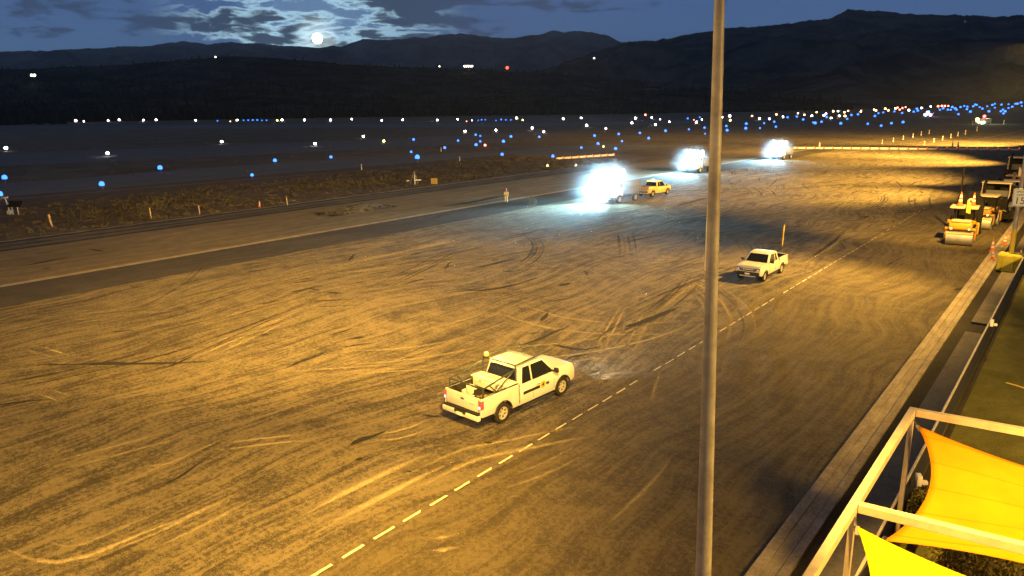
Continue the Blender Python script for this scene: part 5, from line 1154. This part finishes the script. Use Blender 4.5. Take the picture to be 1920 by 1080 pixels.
# wind cone frame and post
p = G(778, 345); t = thing('instrument_tripod', 'weathered A-frame stand beside a crossed white post on the verge', 'instrument stand', p, R(38))
bm = B()
for x in (-.75, .55): tube(bm, ((x, 0, .1), (-.05, .05, 2.05)), .05, 6)
tube(bm, ((0, 1.0, .1), (-.05, .05, 2.05)), .05, 6); obj('tripod', bm, mat('weathered_wood', (.26, .22, .17), .9), t)
bm = B(); box(bm, (.05, -.95, 0), (.17, -.83, 1.55)); obj('post', bm, m_plate, t)
bm = B(); box(bm, (.18, -.94, .62), (1.15, -.84, .82), .01); box(bm, (-1.2, -.94, .55), (-.75, -.84, .72), .01); obj('arm', bm, m_plate, t)
# weather station
p = G(27, 403); t = thing('solar_station', 'white weather instrument with a tilted dark solar panel at the left border', 'weather station', p, R(40)); m_gw = mat('grey_white', (.5, .5, .52), .6)
bm = B(); tube(bm, ((-.5, 0, 0), (-.55, 0, 1.0), (-.75, 0, 2.0)), .07, 8); tube(bm, ((-.1, 0, 0), (-.15, 0, .9), (-.7, 0, 1.6)), .06, 8); box(bm, (-1.1, -.12, 2.0), (-.4, .12, 2.2), .03); obj('mast', bm, m_gw, t)
bm = B(); plate(bm, [(-.45, -.5, 1.0), (1.15, -.5, 1.0), (.95, .55, 1.6), (-.65, .55, 1.6)], .05); obj('solar_panel', bm, m_dark, t)
bm = B(); box(bm, (-.7, -.25, .1), (-.25, .25, .55), .03); tube(bm, ((.5, 0, 0), (.5, 0, 1.15)), .06, 8); obj('cabinet', bm, m_gw, t)
# rubble heap
bm = B(); rn = random.Random(9); n = 26; gv = []
for i in range(n + 1):
    row = []
    for j in range(n + 1):
        u, v = i / n * 2 - 1, j / n * 2 - 1; r = max(0, 1 - math.hypot(u, v)) ; z = 1.05 * r ** .8 * (.65 + .6 * noise.noise(Vector((u * 2.4, v * 2.4, 4)))) + (.12 * noise.noise(Vector((u * 9, v * 9, 1))) if r > 0 else 0)
        row.append(bm.verts.new((u * 1.7, v * 5.2, max(-.02, z))))
    gv.append(row)
for i in range(n):
    for j in range(n): bm.faces.new((gv[i][j], gv[i + 1][j], gv[i + 1][j + 1], gv[i][j + 1]))
for k in range(120):
    a, d = rn.uniform(0, 6.28), math.sqrt(rn.random()); q = Matrix.Translation((math.cos(a) * 1.8 * d, math.sin(a) * 5.4 * d, max(.05, .6 * (1 - d)))) @ Matrix.Rotation(rn.uniform(0, 3), 4, (rn.random(), rn.random(), .3)); s = rn.uniform(.08, .28); box(bm, (-s, -s * .7, -s * .4), (s, s * .7, s * .4), mtx=q)
p = G(672, 394); o = obj('rubble_pile', bm, mat('broken_asphalt', (.06, .056, .05), .9, var=.6, vscale=1.6, bump=.5), None, (p.x, p.y, .0), ang=20); tag(o, 'low dark heap of broken asphalt rubble on the taxiway shoulder', 'rubble')

# ------------------------------------------------------------------ barricades
m_bw = mat('barricade_white', (.62, .62, .64), .5, grime=.1); m_bo = mat('barricade_orange', (.80, .17, .03), .5); e_bar = emat('barricade_lamp', (1, .12, .05), 3)
def barricade():
    t = thing('barricade', '', 'barricade'); bm = B(); prism(bm, [(-.16, 0), (-.10, .62), (.10, .62), (.16, 0)], -.91, .91, .02); obj('body', bm, m_bw, t)
    for s in (-1, 1):
        bm = B(); prism(bm, [(-.165, .0), (-.105, .625), (.105, .625), (.165, .0)], s * 1.03 - .11, s * 1.03 + .11, .02); obj('orange_end', bm, m_bo, t)
    bm = B(); lathe(bm, [(.09, .66), (.10, .75), (.06, .84)], 12, 'Z', (0, 1.0, 0)); tube(bm, ((0, 1.0, .6), (0, 1.0, .66)), .05, 6); obj('lamp', bm, e_bar, t); return t
proto = None
def bar_row(a, b, n, where, group):
    global proto
    for i in range(n):
        f = (i + .5) / n; p = a.lerp(b, f)
        if proto is None: proto = o = barricade()
        else: o = dup(proto)
        o.location = (p.x, p.y, 0); d = b - a; o.rotation_euler = (0, 0, math.atan2(d.y, d.x) - PI / 2); o.scale = ((1, (d.length / n) / 2.34, .68))
        o['label'] = f'striped low barricade, {ordn(i)} from the left in the {where}'; o['group'] = group
bar_row(G(1042, 299), G(1152, 291.5), 8, 'short row left of the tall pole', 'barricades across the taxiway')
bar_row(G(1478, 278.5), G(1912, 282), 24, 'long row right of the tall pole', 'barricades across the far apron')
Z8 = lambda x, y: (1400 + x / 3.692, 170 + y / 3.692)
del_near = [Z8(*q) for q in [(937, 368), (1013, 354), (1083, 339), (1150, 324), (1207, 310), (1262, 299)]]
del_mid = [Z8(*q) for q in [(1228, 376), (1294, 357), (1355, 342), (1412, 328), (1461, 315), (1513, 303), (1593, 279)]]
m_del = mat('delineator_white', (.85, .80, .68), .5)
def delin(x, y, label, group):
    p = G(x, y); t = thing('delineator', label, 'delineator', p, 0, group); k = p.length / 330
    bm = B(); lathe(bm, [(.34 * k, 0), (.30 * k, .08), (.15 * k, .10), (.13 * k, 1.5 * k), (.06 * k, 1.56 * k)], 12, 'Z'); obj('post', bm, m_del, t)
    bm = B(); lathe(bm, [(.155 * k, .7 * k), (.15 * k, 1.0 * k)], 12, 'Z'); obj('band', bm, m_bo, t)
for i, q in enumerate(del_near): delin(*q, f'pale delineator post, {ordn(i)} from the left in the left row beyond the barricades', 'delineators beyond the barricades')
for i, q in enumerate(del_mid): delin(*q, f'pale delineator post, {ordn(i)} from the left in the right row beyond the barricades', 'delineators beyond the barricades')
for i, q in enumerate([(1823.5, 234.5), (1882, 233)]): delin(*q, ['pale delineator left of the far service vehicle', 'pale delineator right of the far service vehicle'][i], 'delineators by the service vehicle')
for i, q in enumerate([(1785.5, 277.5), (1796, 277.5), (1536, 277.5)]): cone(['yellowish cone behind the long barricade row, left of the close pair', 'yellowish cone behind the long barricade row, right of the close pair', 'yellowish cone near the left end of the long barricade row'][i], G(*q), 'cones at the barricades', 1.7)

# ------------------------------------------------------------------ airfield lights
E_W = emat('white_runway_lamp', (1, .88, .78), 42); E_Y = emat('yellow_runway_lamp', (1, .80, .15), 22); E_O = emat('orange_runway_lamp', (1, .50, .16), 18); E_R = emat('red_runway_lamp', (1, .13, .07), 16)
E_B = emat('blue_taxiway_lamp', (.03, .17, 1), 3.6); E_WW = emat('clear_runway_lamp', (.85, .9, 1), 30); E_P = emat('violet_runway_lamp', (.75, .5, 1), 28)
m_stem = mat('light_stem', (.10, .08, .05), .7)
unit = {}
def lamp_mesh(em):
    if em.name in unit: return unit[em.name]
    bm = B(); lathe(bm, [(.18, 0), (.18, .25), (.10, .3), (.10, .62), (.34, .66), (.38, .8)], 12, 'Z', mi=1); lathe(bm, [(.46, .8), (.5, 1.1), (.42, 1.42), (.22, 1.6), (.01, 1.64)], 14, 'Z')
    finish(bm); me = bpy.data.meshes.new('airfield_light'); bm.to_mesh(me); bm.free(); me.materials.append(em); me.materials.append(m_stem); unit[em.name] = me; return me
NAMES = {E_W.name: 'white', E_Y.name: 'yellow', E_O.name: 'orange', E_R.name: 'red', E_B.name: 'blue', E_WW.name: 'white', E_P.name: 'violet'}
def lights(group, where, items, size, far=950):
    items = sorted(items, key=lambda q: (q[0], q[1]))
    seen = {}
    for x, y, em, k in items:
        d = ray(x, y); hl = math.hypot(d.x, d.y); col = NAMES[em.name]; seen[col] = seen.get(col, 0) + 1
        rg = min(far, CAM_H / max(1e-5, -d.z) * hl * .985) if d.z < 0 else far
        p = Vector((d.x / hl * rg, d.y / hl * rg, CAM_H + d.z / hl * rg)); s = max(.14, size * k * rg / 1000 * (1.55 if col != 'blue' else 1.8) * random.uniform(.8, 1.15))
        o = bpy.data.objects.new(f'{"taxiway" if col == "blue" else "runway"}_light', lamp_mesh(em)); COL.objects.link(o)
        # the lens sits in the line of sight: foot on the ground, stem stretched where the mast is taller
        lens = 1.1 * s; z = max(0.0, p.z - lens); o.location = (p.x, p.y, z); o.scale = (s, s, s)
        if z > .4:
            bm = B(); tube(bm, ((0, 0, -z / s), (0, 0, .02)), .06, 6); obj('mast', bm, m_stem, o)
        tag(o, f'{col} light, {ordn(seen[col] - 1)} {col} from the left {where}', 'airfield light', group)
W, Y_, O_, RD, BL, WW, VI = E_W, E_Y, E_O, E_R, E_B, E_WW, E_P
lights('far row of runway lights under the woods', 'in the far row under the dark woods', [(142, 227, W, 1), (157, 228, W, .5), (203, 228, W, .9), (224, 228, W, .9), (269, 228, W, .9), (293, 228, W, 1), (367, 228, W, 1), (432, 229, O_, .6), (445, 228, W, 1), (520, 228, Y_, .7), (529, 228, W, 1), (571, 228, W, 1), (620, 228, W, 1.05), (660, 226, W, 1.1), (716, 228, W, 1), (755, 227, W, 1), (820, 228, W, 1), (858, 226, W, 1.05), (875, 229, RD, .7), (885, 227, WW, .6), (968.6, 224.8, W, 1.1), (980, 227, Y_, .7), (1056, 226, W, 1), (1089.5, 223.8, W, 1.1), (1191.7, 224.8, W, 1.1), (1210, 219, RD, 1.2), (1222, 223, W, 1.1), (1237.6, 225, W, .5), (1255, 230, W, .9), (1301, 226.6, RD, .7), (1316, 226, W, .6), (1353.7, 222.5, W, .9), (1367.8, 221.4, W, 1.2)], 1.25)
lights('tiny blue lights in the far row', 'in the tiny far row under the woods', [(408, 229, BL, .7)] + [(457 + 8.6 * i, 228, BL, .8) for i in range(6)] + [(897, 227, BL, .7), (903, 227, BL, .8), (910, 226.5, BL, .7), (930, 228, BL, .7), (939.7, 227, BL, .9), (948.5, 227, BL, .9), (957.8, 227, BL, .9), (1289.3, 225.5, BL, 1), (1312, 223, BL, .9)], 1.15)
lights('nearer runway lights across the field', 'in the nearer row across the dark field', [(11.7, 282.4, W, 1.3), (202, 291.5, W, 1.5), (416, 269.4, W, 1.3), (591, 273.3, W, 1.4), (681.5, 258.6, W, 1), (719.8, 268, Y_, 1.2), (872, 249.5, W, 1), (930, 247, W, .9), (998, 243.4, W, 1), (1019.5, 249.6, W, 1), (1100, 238.6, W, 1.05), (1136, 242.8, W, .6), (1184.7, 233.6, W, .95), (1228.7, 237, W, .9), (1305.5, 232.5, W, 1), (1369, 228.7, Y_, .9), (909.6, 276, RD, 1.3)], 1.6)
lights('blue taxiway lights left of the pole', 'between the scrub and the tall pole', [(9.9, 341, BL, 1.9), (1, 373, BL, 2), (191.9, 353.7, BL, 2.2), (301, 322.6, BL, 1.9), (473, 333, BL, 1.5), (516, 307, BL, 1.7), (620.8, 299.3, BL, 1.7), (771, 288.4, BL, 1.3), (782.8, 303, BL, 2.0), (775.6, 266, BL, 1.1), (834, 281.6, BL, 1.4), (859, 267.4, BL, 1.2), (892, 256.5, BL, 1.1), (900.5, 257.8, BL, 1), (900.5, 268.7, BL, 1.2), (892.7, 276.7, BL, 1.3), (944, 270.7, BL, 1.3), (958, 260.7, BL, 1.1), (941.5, 294.6, BL, 1.5), (1011, 260.5, BL, 1.1), (1090, 280.6, BL, 1.3), (1114.7, 258.8, BL, 1.1), (1121, 273.6, BL, 1.3), (1036.6, 298, BL, 1.3), (1154, 284, BL, 1.5), (1160, 255.5, BL, 1.1), (1166, 268, BL, 1.1), (1199.6, 253.3, BL, 1.0), (1216, 263.6, BL, 1.1), (1247.7, 249.6, BL, 1.0), (1291.5, 245.6, BL, .8), (1320.8, 243.4, BL, 1.0), (1322, 253, BL, .8), (1131.5, 276, Y_, .6), (1026.5, 311.7, Y_, .7), (1079.7, 310.6, Y_, .7)], 1.55)
lights('orange and white lights right of the pole', 'in the sloping row right of the tall pole', [(1410, 220, O_, 1), (1424, 225, W, 1), (1442.6, 225.6, W, 1.1), (1455.6, 217.5, O_, .8), (1468, 221.7, W, .9), (1496, 215, O_, 1), (1508, 218, O_, .9), (1522, 220, W, 1.1), (1531, 213, O_, .8), (1544.7, 219, W, 1.1), (1548.6, 216, VI, 1), (1558, 224, W, .9), (1562, 212, O_, .9), (1571, 211, WW, .8), (1573.6, 220.6, W, 1), (1583, 213.6, O_, 1), (1584, 221.4, O_, 1.1), (1590, 209.7, O_, .9), (1614.5, 208.4, O_, .9), (1613.7, 212, O_, 1), (1638.8, 205.8, O_, 1), (1642, 209.7, O_, 1), (1660, 204, O_, 1), (1665.8, 207.3, O_, 1), (1679, 203.4, O_, 1), (1704, 207.3, WW, 1), (1728, 202.7, VI, .9), (1745, 200, VI, .9)], 1.3)
lights('red lights at the far runway end', 'in the red cluster at the far runway end', [(1683, 202, RD, .9), (1687, 205.8, RD, .9), (1692, 202.7, RD, .9), (1698, 201, RD, .9), (1759, 199.5, RD, 1), (1766, 198.8, RD, 1), (1771.6, 199, RD, 1), (1778, 198.8, RD, 1)], 1.2)
lights('blue taxiway lights right of the pole', 'right of the tall pole near the apron', [(1361.6, 240.5, BL, 1), (1363, 249, BL, 1.2), (1399, 237, BL, 1.2), (1398, 245.6, BL, 1.2), (1424.8, 243.3, BL, 1), (1432.5, 234.2, BL, 1), (1451.4, 232.3, BL, 1), (1454.5, 241.4, BL, 1.1), (1476.4, 223.8, BL, 1), (1494, 222.5, BL, 1), (1505.6, 228.4, BL, 1), (1524.4, 232.7, BL, .9), (1528, 236.3, BL, 1.3), (1540, 232.3, BL, 1.2), (1549.7, 223.8, BL, 1.1), (1576, 236.6, BL, 1.2), (1588, 227, BL, .9), (1596, 219.8, BL, .9), (1608.4, 218.6, BL, .9), (1626.7, 236.3, BL, 1.1), (1651.7, 240, BL, 1.2), (1671, 235.5, BL, 1.3), (1692.7, 234, BL, 1.1)], 1.45)
lights('blue taxiway lights in the far right cluster', 'in the dense blue cluster below the right mountain', [(1655.6, 214.4, BL, .9), (1646.6, 216, BL, .8), (1640, 222, BL, 1), (1676.6, 212.8, BL, .9), (1691, 216, BL, 1.1), (1712.7, 213.6, BL, 1), (1719, 204, BL, .9), (1720.5, 212, BL, 1), (1762, 209, BL, 1), (1768.4, 203.4, BL, .9), (1777, 208, BL, 1), (1782.5, 207.3, BL, .9), (1785.6, 201, BL, 1), (1791, 203.4, BL, 1.1), (1793.4, 207.3, BL, 1), (1796.6, 218.3, BL, 1), (1801, 201, BL, .9), (1808, 198.8, BL, .9), (1813.8, 200.3, BL, .9), (1813, 205, BL, .9), (1819, 214.4, BL, 1.3), (1824.7, 199.5, BL, .9), (1828.6, 196.4, BL, .9), (1831.7, 197, BL, .9), (1837, 201, BL, .9), (1842, 204, BL, .9), (1851, 199.5, BL, .8), (1853.6, 213.6, BL, 1), (1860.6, 197, BL, .9), (1865.3, 194.8, BL, .9), (1865.3, 202, BL, .9), (1877.8, 196.4, BL, .8), (1876, 212.8, BL, 1), (1880, 209.7, BL, 1), (1884, 213.6, BL, 1), (1881, 216.7, BL, 1), (1891, 195.6, BL, .8), (1891, 202.7, BL, .9), (1898, 200.3, BL, .8), (1903.6, 194.8, BL, .9), (1907.5, 194.8, BL, .9), (1914.5, 192.5, BL, .9), (1916, 198.8, BL, .8)], 1.35)

# lamps of houses on the hills
def hill_lamp(x, y, dist, em, r, label, n=1, dx=0, h=8):
    d = ray(x, y); hl = math.hypot(d.x, d.y); p = Vector((d.x / hl * dist, d.y / hl * dist, CAM_H + d.z / hl * dist))
    t = thing('hill_light', label, 'distant light', (p.x, p.y, p.z - h), YAW, 'lights on the dark hills'); bm = B(); tube(bm, ((0, 0, -h * 4), (0, 0, h - r)), .25, 6); obj('post', bm, m_stem, t)
    bm = B()
    for k in range(n): bmesh.ops.create_icosphere(bm, subdivisions=2, radius=r, matrix=Matrix.Translation(((k - (n - 1) / 2) * dx, 0, h)))
    obj('lamp', bm, em, t)
e_h = emat('house_lamp', (1, .93, .65), 14)
hill_lamp(62, 141, 1900, e_h, 2.2, 'pair of pale house lights alone on the dark hill at far left', 2, 6); hill_lamp(878, 124, 2050, e_h, 2.2, 'bright row of house lights on the hill below the far ridge', 5, 5)
hill_lamp(951, 127, 1900, emat('red_beacon_lamp', (1, .05, .02), 7), 3.6, 'red beacon light on the dark hill beside the bright house lights'); hill_lamp(1114, 109, 2800, e_h, 2.4, 'single small white light on the hillside right of centre', h=14)
hill_lamp(404, 107, 2350, e_h, 1.6, 'faint single light near the hill crest left of the moon'); hill_lamp(824, 124.5, 2000, e_h, 1.3, 'faint single light left of the bright house lights')

# ------------------------------------------------------------------ night air
bm = B(); box(bm, (-9200, -600, -1.2), (4200, 9800, 1500)); hz = obj('haze', bm, M['dry_field'])
m = bpy.data.materials.new('night_air'); m.use_nodes = True; nt = m.node_tree; nt.nodes.clear()
o_ = nd(nt, 'ShaderNodeOutputMaterial'); pv = nd(nt, 'ShaderNodeVolumePrincipled'); pv.inputs['Density'].default_value = 5e-5; pv.inputs['Color'].default_value = (.72, .84, 1, 1); pv.inputs['Anisotropy'].default_value = .35
nt.links.new(pv.outputs[0], o_.inputs['Volume']); hz.data.materials[0] = m; tag(hz, 'thin night haze over the airfield and hills', 'haze', kind='stuff')
